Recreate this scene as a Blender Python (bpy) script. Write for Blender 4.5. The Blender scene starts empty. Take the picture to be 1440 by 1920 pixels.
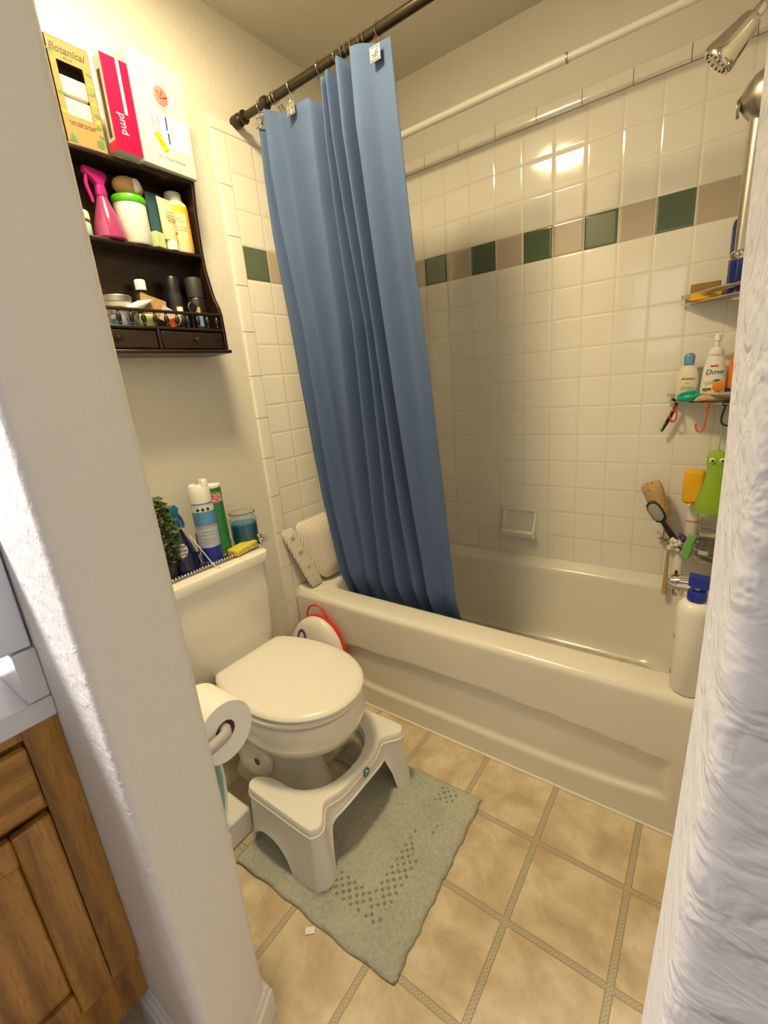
import bpy, bmesh, math, random
from mathutils import Vector, Matrix
PI = math.pi
C = bpy.context.scene.collection
random.seed(7)
# ------------------------------------------------------------------ materials
class NB:
    """small node builder"""
    def __init__(s, name):
        s.m = bpy.data.materials.new(name); s.m.use_nodes = True
        s.t = s.m.node_tree; s.b = s.t.nodes['Principled BSDF']; s.out = s.t.nodes['Material Output']
    def n(s, typ, **kw):
        nd = s.t.nodes.new(typ)
        for k, v in kw.items(): setattr(nd, k, v)
        return nd
    def put(s, sock, v):
        if hasattr(v, 'is_linked') or isinstance(v, bpy.types.NodeSocket): s.t.links.new(v, sock)
        else: sock.default_value = v
    def math(s, op, a, b=0.0, c=0.0, clamp=False):
        nd = s.n('ShaderNodeMath', operation=op); nd.use_clamp = clamp
        s.put(nd.inputs[0], a); s.put(nd.inputs[1], b)
        if len(nd.inputs) > 2: s.put(nd.inputs[2], c)
        return nd.outputs[0]
    def mix(s, f, a, b, mode='MIX'):
        nd = s.n('ShaderNodeMix', data_type='RGBA', blend_type=mode)
        s.put(nd.inputs[0], f); s.put(nd.inputs[6], a); s.put(nd.inputs[7], b)
        return nd.outputs[2]
    def coord(s, kind='Object'): return s.n('ShaderNodeTexCoord').outputs[kind]
    def xyz(s, v):
        nd = s.n('ShaderNodeSeparateXYZ'); s.put(nd.inputs[0], v); return nd.outputs
    def comb(s, x=0., y=0., z=0.):
        nd = s.n('ShaderNodeCombineXYZ'); s.put(nd.inputs[0], x); s.put(nd.inputs[1], y); s.put(nd.inputs[2], z); return nd.outputs[0]
    def noise(s, v, scale, detail=2.0, rough=.5, dist=0.0):
        nd = s.n('ShaderNodeTexNoise'); s.put(nd.inputs['Vector'], v)
        nd.inputs['Scale'].default_value = scale; nd.inputs['Detail'].default_value = detail
        nd.inputs['Roughness'].default_value = rough; nd.inputs['Distortion'].default_value = dist
        return nd.outputs
    def ramp(s, f, stops):
        nd = s.n('ShaderNodeValToRGB'); s.put(nd.inputs[0], f)
        e = nd.color_ramp.elements
        while len(e) < len(stops): e.new(.5)
        for q, (p, c) in zip(e, stops): q.position = p; q.color = c if len(c) == 4 else (*c, 1)
        return nd.outputs[0]
    def bump(s, h, strength=.3, dist=.002, normal=None):
        nd = s.n('ShaderNodeBump'); s.put(nd.inputs['Height'], h)
        nd.inputs['Strength'].default_value = strength; nd.inputs['Distance'].default_value = dist
        if normal is not None: s.put(nd.inputs['Normal'], normal)
        return nd.outputs[0]
    def set(s, **kw):
        names = dict(color='Base Color', rough='Roughness', metal='Metallic', normal='Normal', trans='Transmission Weight', ior='IOR', alpha='Alpha', coat='Coat Weight', sheen='Sheen Weight', spec='Specular IOR Level', ecol='Emission Color', estr='Emission Strength', sss='Subsurface Weight')
        for k, v in kw.items():
            if isinstance(v, tuple) and len(v) == 3 and k != 'normal': v = (*v, 1)
            s.put(s.b.inputs[names[k]], v)
        return s
M = {}
def mat(name, color, rough=.5, metal=0., bump=None, var=0.0, vscale=20, **kw):
    """plain procedural material: base colour with slight noise, optional noise bump (scale, strength, distance)"""
    b = NB(name); v = b.coord()
    c4 = (*color, 1)
    if var:
        n = b.noise(v, vscale, 3)[0]
        b.set(color=b.mix(n, tuple(x*(1-var) for x in color)+(1,), tuple(min(1, x*(1+var)) for x in color)+(1,)))
    else: b.set(color=c4)
    b.set(rough=rough, metal=metal, **kw)
    if bump: b.set(normal=b.bump(b.noise(v, bump[0], 3)[0], bump[1], bump[2]))
    M[name] = b.m
    return b.m
P_ = .1095; X0 = .3051; ZD = 1.6596; YJ0 = -.7408
def tile_mat(name, axis, u0, parity, plain=False):
    """glazed square wall tile with grout grid, the decor row and slight pillow and tilt of each tile"""
    b = NB(name); x, y, z = b.xyz(b.coord())
    a = x if axis == 'x' else y
    u = b.math('DIVIDE', b.math('SUBTRACT', a, u0), P_); w = b.math('DIVIDE', b.math('SUBTRACT', z, ZD), P_)
    cu = b.math('FLOOR', u); cw = b.math('FLOOR', w)
    fu = b.math('SUBTRACT', u, cu); fw = b.math('SUBTRACT', w, cw)
    du = b.math('MINIMUM', fu, b.math('SUBTRACT', 1.0, fu)); dw = b.math('MINIMUM', fw, b.math('SUBTRACT', 1.0, fw))
    d = b.math('MINIMUM', du, dw)
    grout = b.math('LESS_THAN', d, .012)
    row = b.math('COMPARE', cw, 0.0, .1)
    par = b.math('COMPARE', b.math('MODULO', b.math('ADD', cu, 100.0), 2.0), float(parity), .1)
    n1 = b.noise(b.coord(), 3.0, 2)[0]
    white = b.mix(n1, (.80, .775, .725, 1), (.86, .835, .785, 1))
    deco = b.mix(par, (.50, .43, .35, 1), (.105, .145, .095, 1))
    cell = b.n('ShaderNodeTexWhiteNoise', noise_dimensions='3D'); b.put(cell.inputs['Vector'], b.comb(cu, cw, 3.0))
    col = white if plain else b.mix(row, white, deco)
    col = b.mix(grout, col, (.70, .66, .58, 1))
    b.set(color=col, rough=b.math('ADD', b.math('MULTIPLY', grout, .5), .08))
    hgt = b.math('SMOOTH_MIN', b.math('MULTIPLY', d, 16.0), 1.0, .6)
    nrm = b.bump(hgt, .5, .0022)
    # every tile leans a hair differently
    tilt = b.n('ShaderNodeVectorMath', operation='SUBTRACT'); b.put(tilt.inputs[0], cell.outputs['Color']); tilt.inputs[1].default_value = (.5, .5, .5)
    sc = b.n('ShaderNodeVectorMath', operation='SCALE'); b.put(sc.inputs[0], tilt.outputs[0]); sc.inputs['Scale'].default_value = .018
    ad = b.n('ShaderNodeVectorMath', operation='ADD'); b.put(ad.inputs[0], nrm); b.put(ad.inputs[1], sc.outputs[0])
    wav = b.bump(b.noise(b.coord(), 14, 1)[0], .25, .002, ad.outputs[0])
    b.set(normal=wav); M[name] = b.m
tile_mat('tile_back', 'x', X0, 0)
tile_mat('tile_left', 'y', YJ0, 0)
tile_mat('tile_right', 'y', 0.0, 0)
mat('tile_trim', (.82, .795, .745), .10, bump=(14, .2, .002))
mat('grout', (.70, .66, .58), .7)
def floor_mat():
    b = NB('floor_vinyl'); v = b.coord(); x, y, z = b.xyz(v)
    pf = .2293
    def strip(a, o):
        u = b.math('ADD', b.math('DIVIDE', b.math('SUBTRACT', a, o), pf), .5)
        f = b.math('SUBTRACT', u, b.math('FLOOR', u))
        return b.math('MULTIPLY', b.math('ABSOLUTE', b.math('SUBTRACT', f, .5)), pf)
    dx = strip(x, .6505); dy = strip(y, -.9491)
    d = b.math('MINIMUM', dx, dy)
    band = b.math('LESS_THAN', d, .0085)
    line = b.math('MULTIPLY', band, b.math('GREATER_THAN', d, .0062))
    # little lattice inside the strips
    def saw(e): return b.math('ABSOLUTE', b.math('SUBTRACT', b.math('FRACT', b.math('MULTIPLY', e, 110.0)), .5))
    s1 = saw(b.math('ADD', x, y)); s2 = saw(b.math('SUBTRACT', x, y))
    lat = b.math('LESS_THAN', b.math('MINIMUM', s1, s2), .12)
    n1 = b.noise(v, 11, 5, .62, .3)[0]; n2 = b.noise(v, 42, 4, .6)[0]; n3 = b.noise(v, 3, 2)[0]
    base = b.ramp(n1, [(.3, (.40, .305, .19)), (.47, (.55, .455, .30)), (.62, (.70, .62, .46)), (.8, (.80, .73, .58))])
    base = b.mix(b.math('MULTIPLY', n2, .55), base, (.62, .49, .31, 1))
    stripc = b.mix(lat, (.50, .44, .32, 1), (.33, .28, .19, 1))
    stripc = b.mix(line, stripc, (.27, .225, .15, 1))
    col = b.mix(b.math('MULTIPLY', band, .85), base, stripc)
    b.set(color=col, rough=b.math('ADD', .22, b.math('MULTIPLY', n2, .22)))
    h = b.math('SUBTRACT', b.math('MULTIPLY', n2, .3), b.math('MULTIPLY', b.math('MAXIMUM', line, b.math('MULTIPLY', band, lat)), .5))
    b.set(normal=b.bump(h, .25, .0015)); M['floor_vinyl'] = b.m
floor_mat()
def paint(name, color, s1, st, dist, stretch=(1, 1, 1)):
    b = NB(name); mp = b.n('ShaderNodeMapping'); b.put(mp.inputs[0], b.coord()); mp.inputs['Scale'].default_value = stretch
    v = mp.outputs[0]
    n = b.noise(v, s1, 3, .55, .4)[0]; n2 = b.noise(v, s1*3.1, 2)[0]
    k = b.ramp(n, [(.42, (0, 0, 0)), (.62, (1, 1, 1))])
    h = b.math('ADD', b.math('MULTIPLY', k, .7), b.math('MULTIPLY', n2, .3))
    sm = b.noise(v, 2.3, 3)[0]
    c = b.mix(sm, tuple(q*.95 for q in color)+(1,), tuple(min(1, q*1.03) for q in color)+(1,))
    b.set(color=c, rough=.55, normal=b.bump(h, st, dist)); M[name] = b.m
paint('paint_bath', (.74, .715, .65), 70, .28, .002)
paint('paint_partition', (.72, .69, .64), 42, .42, .0025, (1, 1, 1))
paint('paint_jamb_shaded', (.62, .605, .60), 34, .5, .004, (1, 1, 1.5))  # same wall paint as the partition, jamb's dimmer light put into the colour
paint('ceiling_paint', (.66, .63, .56), 60, .35, .002)
mat('trim_paint', (.74, .72, .67), .35, bump=(30, .1, .002))
mat('caulk', (.80, .77, .70), .5)
def tub_mat():
    b = NB('tub_enamel'); v = b.coord(); x, y, z = b.xyz(v)
    n = b.noise(v, 4, 3)[0]; n2 = b.noise(v, 22, 4, .6)[0]
    base = b.mix(n, (.76, .735, .675, 1), (.80, .775, .72, 1))
    low = b.math('MULTIPLY', b.math('LESS_THAN', z, b.math('ADD', .120, b.math('MULTIPLY', n2, .010))), b.math('GREATER_THAN', y, -.225))
    inside = b.math('MULTIPLY', low, b.math('GREATER_THAN', z, .08))
    dirt = b.math('MULTIPLY', inside, b.math('ADD', .15, b.math('MULTIPLY', n2, .6)))
    b.set(color=b.mix(dirt, base, (.32, .24, .14, 1)), rough=b.math('ADD', .14, b.math('MULTIPLY', n2, .12)), coat=.3); M['tub_enamel'] = b.m
tub_mat()
mat('porcelain', (.82, .80, .75), .12, coat=.4)
mat('seat_plastic', (.84, .82, .78), .25, bump=(300, .03, .001))
mat('stool_plastic', (.80, .79, .775), .38, bump=(500, .05, .001))
mat('rubber_grey', (.40, .40, .40), .6)
mat('chrome', (.72, .70, .66), .12, 1.)
mat('brushed_nickel', (.55, .53, .50), .28, 1., bump=(200, .05, .001))
mat('dark_chrome', (.45, .43, .38), .2, 1.)
mat('bronze_rod', (.045, .035, .02), .28, .6)
mat('white_enamel', (.80, .79, .76), .3)
mat('black_plastic', (.012, .012, .014), .35)
mat('matte_black', (.02, .02, .022), .6)
mat('white_plastic', (.84, .83, .80), .35)
mat('cream_plastic', (.78, .72, .58), .4)
mat('blue_plastic', (.01, .03, .42), .25)
mat('cobalt', (.012, .025, .20), .12, coat=.5)
mat('navy_bottle', (.004, .010, .055), .12, coat=.4)
mat('sprayer_blue', (.015, .12, .26), .3)
mat('red_plastic', (.75, .04, .02), .35)
mat('coral', (.75, .10, .10), .4)
mat('purple_decal', (.13, .05, .35), .4)
mat('maroon', (.16, .01, .03), .4)
mat('paper', (.84, .82, .78), .85, bump=(90, .15, .001))
mat('cardboard_tube', (.20, .07, .05), .9)
mat('magenta', (.55, .02, .26), .2, trans=.15)
mat('pink_box', (.62, .003, .055), .3)
mat('white_card', (.56, .55, .55), .45)
mat('kraft', (.32, .195, .068), .75, var=.08)
mat('soap_block', (.60, .54, .44), .6, bump=(60, .3, .003))
mat('ink_dark', (.06, .045, .04), .6)
mat('ink_black', (.015, .015, .015), .6)
mat('ink_grey', (.35, .33, .34), .6)
mat('ink_blue', (.03, .04, .22), .5)
mat('leaf_print', (.06, .17, .05), .6)
mat('leaf_yellow', (.55, .45, .03), .6)
mat('yellow_label', (.85, .65, .01), .5)
mat('rose', (.62, .20, .17), .4)
mat('rose_dark', (.40, .08, .07), .4)
mat('green_lid', (.08, .42, .01), .3)
mat('tan', (.42, .25, .13), .6)
mat('teal_box', (.03, .08, .11), .4)
mat('pale_green', (.50, .62, .30), .5)
mat('cream_tube', (.80, .66, .42), .4)
mat('orange_yellow', (.85, .48, .03), .4)
mat('yellow_bottle', (.85, .72, .42), .35)
mat('clear_grey', (.55, .55, .52), .3)
mat('mint', (.40, .66, .56), .4)
mat('tin', (.42, .41, .39), .38, .9)
mat('orange', (.85, .20, .01), .4)
mat('deep_orange', (.80, .22, .02), .35)
mat('mango', (.80, .27, .01), .4)
mat('brown_label', (.30, .15, .03), .5)
mat('aqua', (.0, .42, .30), .35)
mat('sponge_yellow', (.85, .45, .01), .8, bump=(120, .6, .004))
mat('scrub_sponge', (.60, .50, .05), .8, bump=(120, .7, .004), var=.3)
mat('frog_green', (.30, .50, .04), .85, bump=(160, .4, .002))
mat('bag_green', (.20, .50, .15), .6)
mat('loofah', (.55, .38, .18), .9, bump=(90, .9, .006), var=.35, vscale=60)
mat('wood_pale', (.50, .35, .18), .6, var=.2)
mat('pumice', (.33, .33, .31), .7, bump=(200, .5, .002))
mat('puff', (.75, .74, .70), .8, bump=(120, .9, .006))
mat('sky_blue', (.12, .33, .62), .3)
mat('lysol_mid', (.42, .50, .68), .35)
mat('lysol_blue', (.10, .30, .62), .35)
mat('lysol_navy', (.015, .03, .35), .3)
mat('pink_line', (.75, .32, .42), .4)
mat('can_green', (.02, .22, .06), .35)
mat('can_red', (.65, .03, .02), .4)
mat('wax_blue', (.015, .17, .36), .35)
mat('leaf_green', (.13, .20, .05), .6, var=.5, vscale=30)
mat('leaf_dark', (.05, .09, .03), .6)
mat('stem', (.05, .06, .02), .7)
mat('foam_white', (.80, .78, .74), .7, bump=(50, .2, .002))
mat('rust', (.30, .09, .02), .8)
mat('teal_tub', (.25, .45, .44), .3)
mat('counter', (.62, .61, .60), .12, coat=.3, var=.06, vscale=5)
mat('panel_grey', (.66, .69, .73), .45)
mat('orange_stripe', (.75, .22, .08), .5)
mat('squatty_blue', (.03, .22, .32), .4)
def glass(name, color, rough=.02, ior=1.45):
    b = NB(name); b.set(color=color, rough=rough, trans=1.0, ior=ior); M[name] = b.m
glass('clear_glass', (.95, .97, .96)); mat('pink_clear', (.55, .09, .27), .12, trans=.5); glass('blue_clear', (.02, .10, .30), .05, 1.2)
glass('clear_plastic', (.93, .94, .93), .06, 1.2)
def wood_dark():
    b = NB('dark_walnut'); mp = b.n('ShaderNodeMapping'); b.put(mp.inputs[0], b.coord()); mp.inputs['Scale'].default_value = (3, 3, 26)
    n = b.noise(mp.outputs[0], 6, 4, .6, .6)[0]
    b.set(color=b.ramp(n, [(.3, (.008, .0035, .002)), (.7, (.030, .013, .007))]), rough=.32, coat=.2, normal=b.bump(n, .1, .001)); M['dark_walnut'] = b.m
wood_dark()
def oak():
    for nm, sc in (('oak', (6, 6, .7)), ('oak_side', (6, .9, 6))):
        b = NB(nm); mp = b.n('ShaderNodeMapping'); b.put(mp.inputs[0], b.coord()); mp.inputs['Scale'].default_value = sc
        n = b.noise(mp.outputs[0], 5, 3, .55, 2.2)[0]
        w = b.n('ShaderNodeTexWave', wave_type='RINGS'); b.put(w.inputs['Vector'], mp.outputs[0])
        w.inputs['Scale'].default_value = 1.1; w.inputs['Distortion'].default_value = 6; w.inputs['Detail'].default_value = 3
        f = b.math('ADD', b.math('MULTIPLY', n, .65), b.math('MULTIPLY', w.outputs['Fac'], .35))
        fine = b.noise(mp.outputs[0], 40, 3)[0]
        c = b.ramp(f, [(.25, (.20, .085, .012)), (.5, (.34, .155, .022)), (.8, (.46, .225, .038))])
        c = b.mix(b.math('MULTIPLY', b.math('LESS_THAN', fine, .42), .35), c, (.16, .06, .015, 1))
        b.set(color=c, rough=.35, coat=.15); M[nm] = b.m
oak()
def curtain_mat():
    b = NB('curtain_cloth'); x, y, z = b.xyz(b.coord('UV'))
    h = b.math('SINE', b.math('MULTIPLY', y, 1500.0)); h2 = b.math('SINE', b.math('MULTIPLY', x, 1500.0))
    hh = b.math('ADD', h, b.math('MULTIPLY', h2, .5))
    n = b.noise(b.coord(), 7, 3)[0]
    c = b.mix(n, (.078, .126, .262, 1), (.094, .148, .296, 1))
    b.set(color=c, rough=.75, spec=.15, normal=b.bump(hh, .15, .0006)); M['curtain_cloth'] = b.m
curtain_mat()
def mat_mat():
    b = NB('bathmat_pile'); v = b.coord(); x, y, z = b.xyz(v)
    n = b.noise(v, 90, 5, .7)[0]; n2 = b.noise(v, 7, 3)[0]
    c = b.ramp(b.math('ADD', b.math('MULTIPLY', n, .6), b.math('MULTIPLY', n2, .4)), [(.3, (.30, .32, .27)), (.6, (.52, .53, .45))])
    # worn spots where the anti-slip lattice shows through, in an L of small diamonds
    def saw(e, k): return b.math('ABSOLUTE', b.math('SUBTRACT', b.math('FRACT', b.math('MULTIPLY', e, k)), .5))
    d = b.math('ADD', saw(b.math('ADD', x, y), 42.), saw(b.math('SUBTRACT', x, y), 42.))
    dia = b.math('LESS_THAN', b.math('ADD', d, b.math('MULTIPLY', b.math('SUBTRACT', n, .5), .5)), .36)
    r1 = b.math('MULTIPLY', b.math('LESS_THAN', b.math('ABSOLUTE', b.math('SUBTRACT', x, .835)), .028), b.math('LESS_THAN', b.math('ABSOLUTE', b.math('ADD', y, 1.14)), .21))
    r2 = b.math('MULTIPLY', b.math('LESS_THAN', b.math('ABSOLUTE', b.math('ADD', y, 1.335)), .028), b.math('LESS_THAN', b.math('ABSOLUTE', b.math('SUBTRACT', x, .78)), .085))
    pat = b.math('MULTIPLY', dia, b.math('MAXIMUM', r1, r2))
    pat = b.math('MULTIPLY', pat, b.math('GREATER_THAN', b.noise(v, 9, 2)[0], .44))
    dirt = b.math('MULTIPLY', b.math('GREATER_THAN', b.noise(v, 60, 5, .8)[0], .62), b.math('GREATER_THAN', n2, .55))
    c = b.mix(b.math('MULTIPLY', dirt, .6), c, (.12, .11, .07, 1))
    c = b.mix(b.math('MULTIPLY', pat, .75), c, (.19, .165, .12, 1))
    b.set(color=c, rough=.95, sheen=.2, normal=b.bump(b.math('SUBTRACT', n, b.math('MULTIPLY', pat, .8)), .9, .005)); M['bathmat_pile'] = b.m
mat_mat()
def mesh_cloth():
    b = NB('pillow_mesh'); x, y, z = b.xyz(b.coord('UV'))
    def sn(e): return b.math('SINE', b.math('MULTIPLY', e, 2*PI/.0145))
    h = b.math('MULTIPLY', sn(b.math('ADD', x, y)), sn(b.math('SUBTRACT', x, y)))
    hole = b.math('GREATER_THAN', h, .22)
    b.set(color=b.mix(b.math('MULTIPLY', hole, .95), (.88, .84, .78, 1), (.36, .27, .19, 1)), rough=.7, normal=b.bump(h, -1.0, .004)); M['pillow_mesh'] = b.m
mesh_cloth()
# ------------------------------------------------------------------ mesh helpers
def new_bm(): return bmesh.new()
def quad(bm, *pts): return bm.faces.new([bm.verts.new(p) for p in pts])
def box(bm, x0, x1, y0, y1, z0, z1):
    v = [bm.verts.new((x, y, z)) for z in (z0, z1) for y in (y0, y1) for x in (x0, x1)]
    for f in ((0, 2, 3, 1), (4, 5, 7, 6), (0, 1, 5, 4), (2, 6, 7, 3), (0, 4, 6, 2), (1, 3, 7, 5)): bm.faces.new([v[i] for i in f])
    return bm
def B(*a): return box(new_bm(), *a)
def loft(bm, rings, cap0=True, cap1=True, closed=True):
    R = [[bm.verts.new(p) for p in r] for r in rings]; n = len(R[0])
    for a, b in zip(R, R[1:]):
        for i in range(n if closed else n-1):
            j = (i+1) % n
            try: bm.faces.new((a[i], a[j], b[j], b[i]))
            except ValueError: pass
    if closed and cap0: bm.faces.new(R[0][::-1])
    if closed and cap1: bm.faces.new(R[-1])
    return bm
def lathe(prof, seg=32, bm=None, c=(0, 0), caps=(True, True), a0=0, a1=2*PI):
    bm = bm or new_bm()
    if abs(a1-a0-2*PI) < 1e-6:
        return loft(bm, [[(c[0]+r*math.cos(2*PI*i/seg), c[1]+r*math.sin(2*PI*i/seg), z) for i in range(seg)] for r, z in prof], *caps)
    return loft(bm, [[(c[0]+r*math.cos(a0+(a1-a0)*i/seg), c[1]+r*math.sin(a0+(a1-a0)*i/seg), z) for i in range(seg+1)] for r, z in prof], closed=False)
def tube(bm, path, r, seg=10, caps=True, flat=1.0):
    P = [Vector(p) for p in path]; rs = r if isinstance(r, (list, tuple)) else [r]*len(P)
    rings = []; up = None
    for i, p in enumerate(P):
        t = (P[min(i+1, len(P)-1)] - P[max(i-1, 0)]).normalized()
        if up is None: up = Vector((0, 0, 1)) if abs(t.z) < .9 else Vector((1, 0, 0))
        s = t.cross(up); s = s.normalized() if s.length > 1e-5 else t.orthogonal().normalized()
        up = s.cross(t).normalized()
        rings.append([p + s*math.cos(2*PI*k/seg)*rs[i] + up*math.sin(2*PI*k/seg)*rs[i]*flat for k in range(seg)])
    return loft(bm, rings, caps, caps)
def sm(path, r, n=5):
    """Catmull-Rom refinement of a path and its radii"""
    if len(path) < 4: return path, r
    rs = list(r) if isinstance(r, (list, tuple)) else [r]*len(path)
    Q = [tuple(p)+(q,) for p, q in zip(path, rs)]; Q = [Q[0]]+Q+[Q[-1]]; o = []
    for i in range(1, len(Q)-2):
        for k in range(n):
            t = k/n; p0, p1, p2, p3 = Q[i-1], Q[i], Q[i+1], Q[i+2]
            o.append(tuple(.5*((2*p1[c])+(-p0[c]+p2[c])*t+(2*p0[c]-5*p1[c]+4*p2[c]-p3[c])*t*t+(-p0[c]+3*p1[c]-3*p2[c]+p3[c])*t**3) for c in range(4)))
    o.append(Q[-2]); return [p[:3] for p in o], [max(1e-4, p[3]) for p in o]
def T(path, r, seg=10, **k):
    path, r = sm(path, r); return tube(new_bm(), path, r, seg, **k)
def prism(poly, z0, z1, bm=None):
    bm = bm or new_bm()
    return loft(bm, [[(x, y, z0) for x, y in poly], [(x, y, z1) for x, y in poly]])
def rrect(x0, x1, y0, y1, r, n=6):
    o = []
    for cx, cy, a in ((x1-r, y1-r, 0), (x0+r, y1-r, 90), (x0+r, y0+r, 180), (x1-r, y0+r, 270)):
        for k in range(n+1):
            t = math.radians(a+90*k/n); o.append((cx+r*math.cos(t), cy+r*math.sin(t)))
    return o
def torus(bm, c, R, r, axis='z', seg=32, s2=8, sx=1., sy=1.):
    rings = []
    for i in range(seg):
        a = 2*PI*i/seg; ring = []
        for k in range(s2):
            b = 2*PI*k/s2; u = (R+r*math.cos(b))*math.cos(a)*sx; v = (R+r*math.cos(b))*math.sin(a)*sy; w = r*math.sin(b)
            p = {'z': (u, v, w), 'y': (u, w, v), 'x': (w, u, v)}[axis]
            ring.append(bm.verts.new((c[0]+p[0], c[1]+p[1], c[2]+p[2])))
        rings.append(ring)
    for i in range(seg):
        a, b = rings[i], rings[(i+1) % seg]
        for k in range(s2): bm.faces.new((a[k], a[(k+1) % s2], b[(k+1) % s2], b[k]))
    return bm
def ball(bm, c, r, seg=16, sc=(1, 1, 1)):
    m = Matrix.Translation(c) @ Matrix.Diagonal((*[r*s for s in sc], 1))
    bmesh.ops.create_uvsphere(bm, u_segments=seg, v_segments=max(6, seg//2), radius=1, matrix=m); return bm
def xf(bm, mtx): bmesh.ops.transform(bm, matrix=mtx, verts=bm.verts); return bm
def R_(axis, deg): return Matrix.Rotation(math.radians(deg), 4, axis)
def Tr(*v): return Matrix.Translation(v)
def obj(name, bm, m, parent=None, smooth=True, bevel=0, seg=2, world=False, sub=0, solid=0):
    bmesh.ops.recalc_face_normals(bm, faces=bm.faces)
    if world and parent is not None: xf(bm, root_mtx(parent).inverted())
    me = bpy.data.meshes.new(name); bm.to_mesh(me); bm.free()
    for mm in (m if isinstance(m, (list, tuple)) else [m]): me.materials.append(M[mm])
    o = bpy.data.objects.new(name, me); C.objects.link(o)
    if parent is not None: o.parent = parent
    if smooth:
        for p in me.polygons: p.use_smooth = True
        es = o.data.attributes.get('sharp_edge')
        md = None
    if bevel:
        b = o.modifiers.new('bevel', 'BEVEL'); b.width = bevel; b.segments = seg; b.limit_method = 'ANGLE'; b.angle_limit = math.radians(40); b.harden_normals = False
    if solid:
        s = o.modifiers.new('solid', 'SOLIDIFY'); s.thickness = solid; s.offset = 0
    if sub:
        s = o.modifiers.new('sub', 'SUBSURF'); s.levels = sub; s.render_levels = sub
    if smooth and not sub:
        try: me.set_sharp_from_angle(angle=math.radians(38))
        except Exception: pass
    return o
def root_mtx(o):
    m = Matrix.LocRotScale(o.location, o.rotation_euler, o.scale)
    return m if o.parent is None else root_mtx(o.parent) @ m
def tag(o, label, cat, group=None):
    o['label'] = label; o['category'] = cat
    if group: o['group'] = group
    return o
def thing(name, label, cat, loc=(0, 0, 0), rot=0, group=None):
    o = bpy.data.objects.new(name, None); C.objects.link(o); o.empty_display_size = .05
    o.location = loc; o.rotation_euler = (0, 0, math.radians(rot)) if not isinstance(rot, tuple) else tuple(math.radians(a) for a in rot)
    return tag(o, label, cat, group)
def struct(name, bm, m, **k):
    o = obj(name, bm, m, **k); o['kind'] = 'structure'; return o
def dup(root, loc=None, rot=None, label=None):
    def cp(o, par):
        c = o.copy(); C.objects.link(c); c.parent = par
        for ch in [x for x in bpy.data.objects if x.parent == o]: cp(ch, c)
        return c
    r = cp(root, None)
    if loc is not None: r.location = loc
    if rot is not None: r.rotation_euler = tuple(math.radians(a) for a in rot)
    if label: r['label'] = label
    return r
FACE_X = Matrix(((0, 0, 1, 0), (1, 0, 0, 0), (0, 1, 0, 0), (0, 0, 0, 1)))   # text x -> +Y, y -> +Z, facing +X
FACE_NY = Matrix(((1, 0, 0, 0), (0, 0, -1, 0), (0, 1, 0, 0), (0, 0, 0, 1)))  # text x -> +X, y -> +Z, facing -Y
def text(name, s, size, m, parent, mtx=None, wrap=None, ang=0, align='CENTER', shear=0, bold=0, spacing=1.0):
    cu = bpy.data.curves.new(name, 'FONT'); cu.body = s; cu.size = size; cu.align_x = align; cu.align_y = 'CENTER'
    cu.shear = shear; cu.offset = bold; cu.space_line = spacing; cu.extrude = .0002; cu.resolution_u = 3
    t = bpy.data.objects.new('t', cu); C.objects.link(t); bpy.context.view_layer.update()
    me = bpy.data.meshes.new_from_object(t.evaluated_get(bpy.context.evaluated_depsgraph_get()))
    bpy.data.objects.remove(t); bpy.data.curves.remove(cu)
    me.name = name; me.materials.clear(); me.materials.append(M[m])
    if wrap:
        for v in me.vertices:
            a = v.co.x/wrap + math.radians(ang); r = wrap + v.co.z + .0004; v.co = (r*math.cos(a), r*math.sin(a), v.co.y)
    if mtx is not None: me.transform(mtx)
    o = bpy.data.objects.new(name, me); C.objects.link(o); o.parent = parent
    return o
def fillet(prof_pts): return prof_pts
# ------------------------------------------------------------------ the room shell
YN, YF = -1.7475, -1.608        # faces of the dividing wall
H = 2.44; XR = 1.524
struct('floor', B(-.1, 3.2, -4.2, .1, -.05, 0), 'floor_vinyl', smooth=False)
struct('ceiling', B(-.1, 3.2, -4.2, .1, H, H+.05), 'ceiling_paint', smooth=False)
struct('wall_left', B(-.1, 0, -4.2, .1, 0, H), 'paint_bath', smooth=False)
struct('wall_back', B(0, 3.2, .008, .1, 0, H), 'paint_bath', smooth=False)
struct('wall_faucet_side', B(XR+.008, XR+.11, YF, .008, 0, H), 'paint_bath', smooth=False)
struct('wall_hall_front', B(-.1, 3.2, -4.3, -4.2, 0, H), 'paint_partition', smooth=False)
struct('wall_hall_right', B(3.1, 3.2, -4.2, YN, 0, H), 'paint_partition', smooth=False)
struct('wall_light_block', B(1.10, 3.1, -2.95, -2.85, 0, H), 'paint_partition', smooth=False)  # added unseen wall, keeps the hall daylight off the right jamb
# dividing wall, left part with softly rounded corners and slightly bowed edges
def interp(tab, z):
    if z <= tab[0][0]: return tab[0][1]
    for (a, va), (b, vb) in zip(tab, tab[1:]):
        if z <= b: return va + (vb-va)*(z-a)/(b-a)
    return tab[-1][1]
E2 = [(0, .822), (.3, .812), (.6, .790), (1.0, .779), (1.3, .776), (2.44, .776)]
E1 = [(0, .762), (.15, .765), (.47, .777), (1.1, .783), (1.3, .778), (1.7, .781), (2.44, .785)]
bm = new_bm(); rings = []
for k in range(26):
    z = H*k/25; a, c = interp(E2, z), interp(E1, z); r = .014; ring = [(0, YN), (a-r, YN)]
    for i in range(1, 6): t = PI/2*i/6; ring.append((a-r+r*math.sin(t), YN+r-r*math.cos(t)))
    ring += [(a, YN+r), (c, YF-r)]
    for i in range(1, 6): t = PI/2*i/6; ring.append((c-r+r*math.cos(t), YF-r+r*math.sin(t)))
    ring += [(c-r, YF), (0, YF)]
    rings.append([(x, y, z) for x, y in ring])
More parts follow.
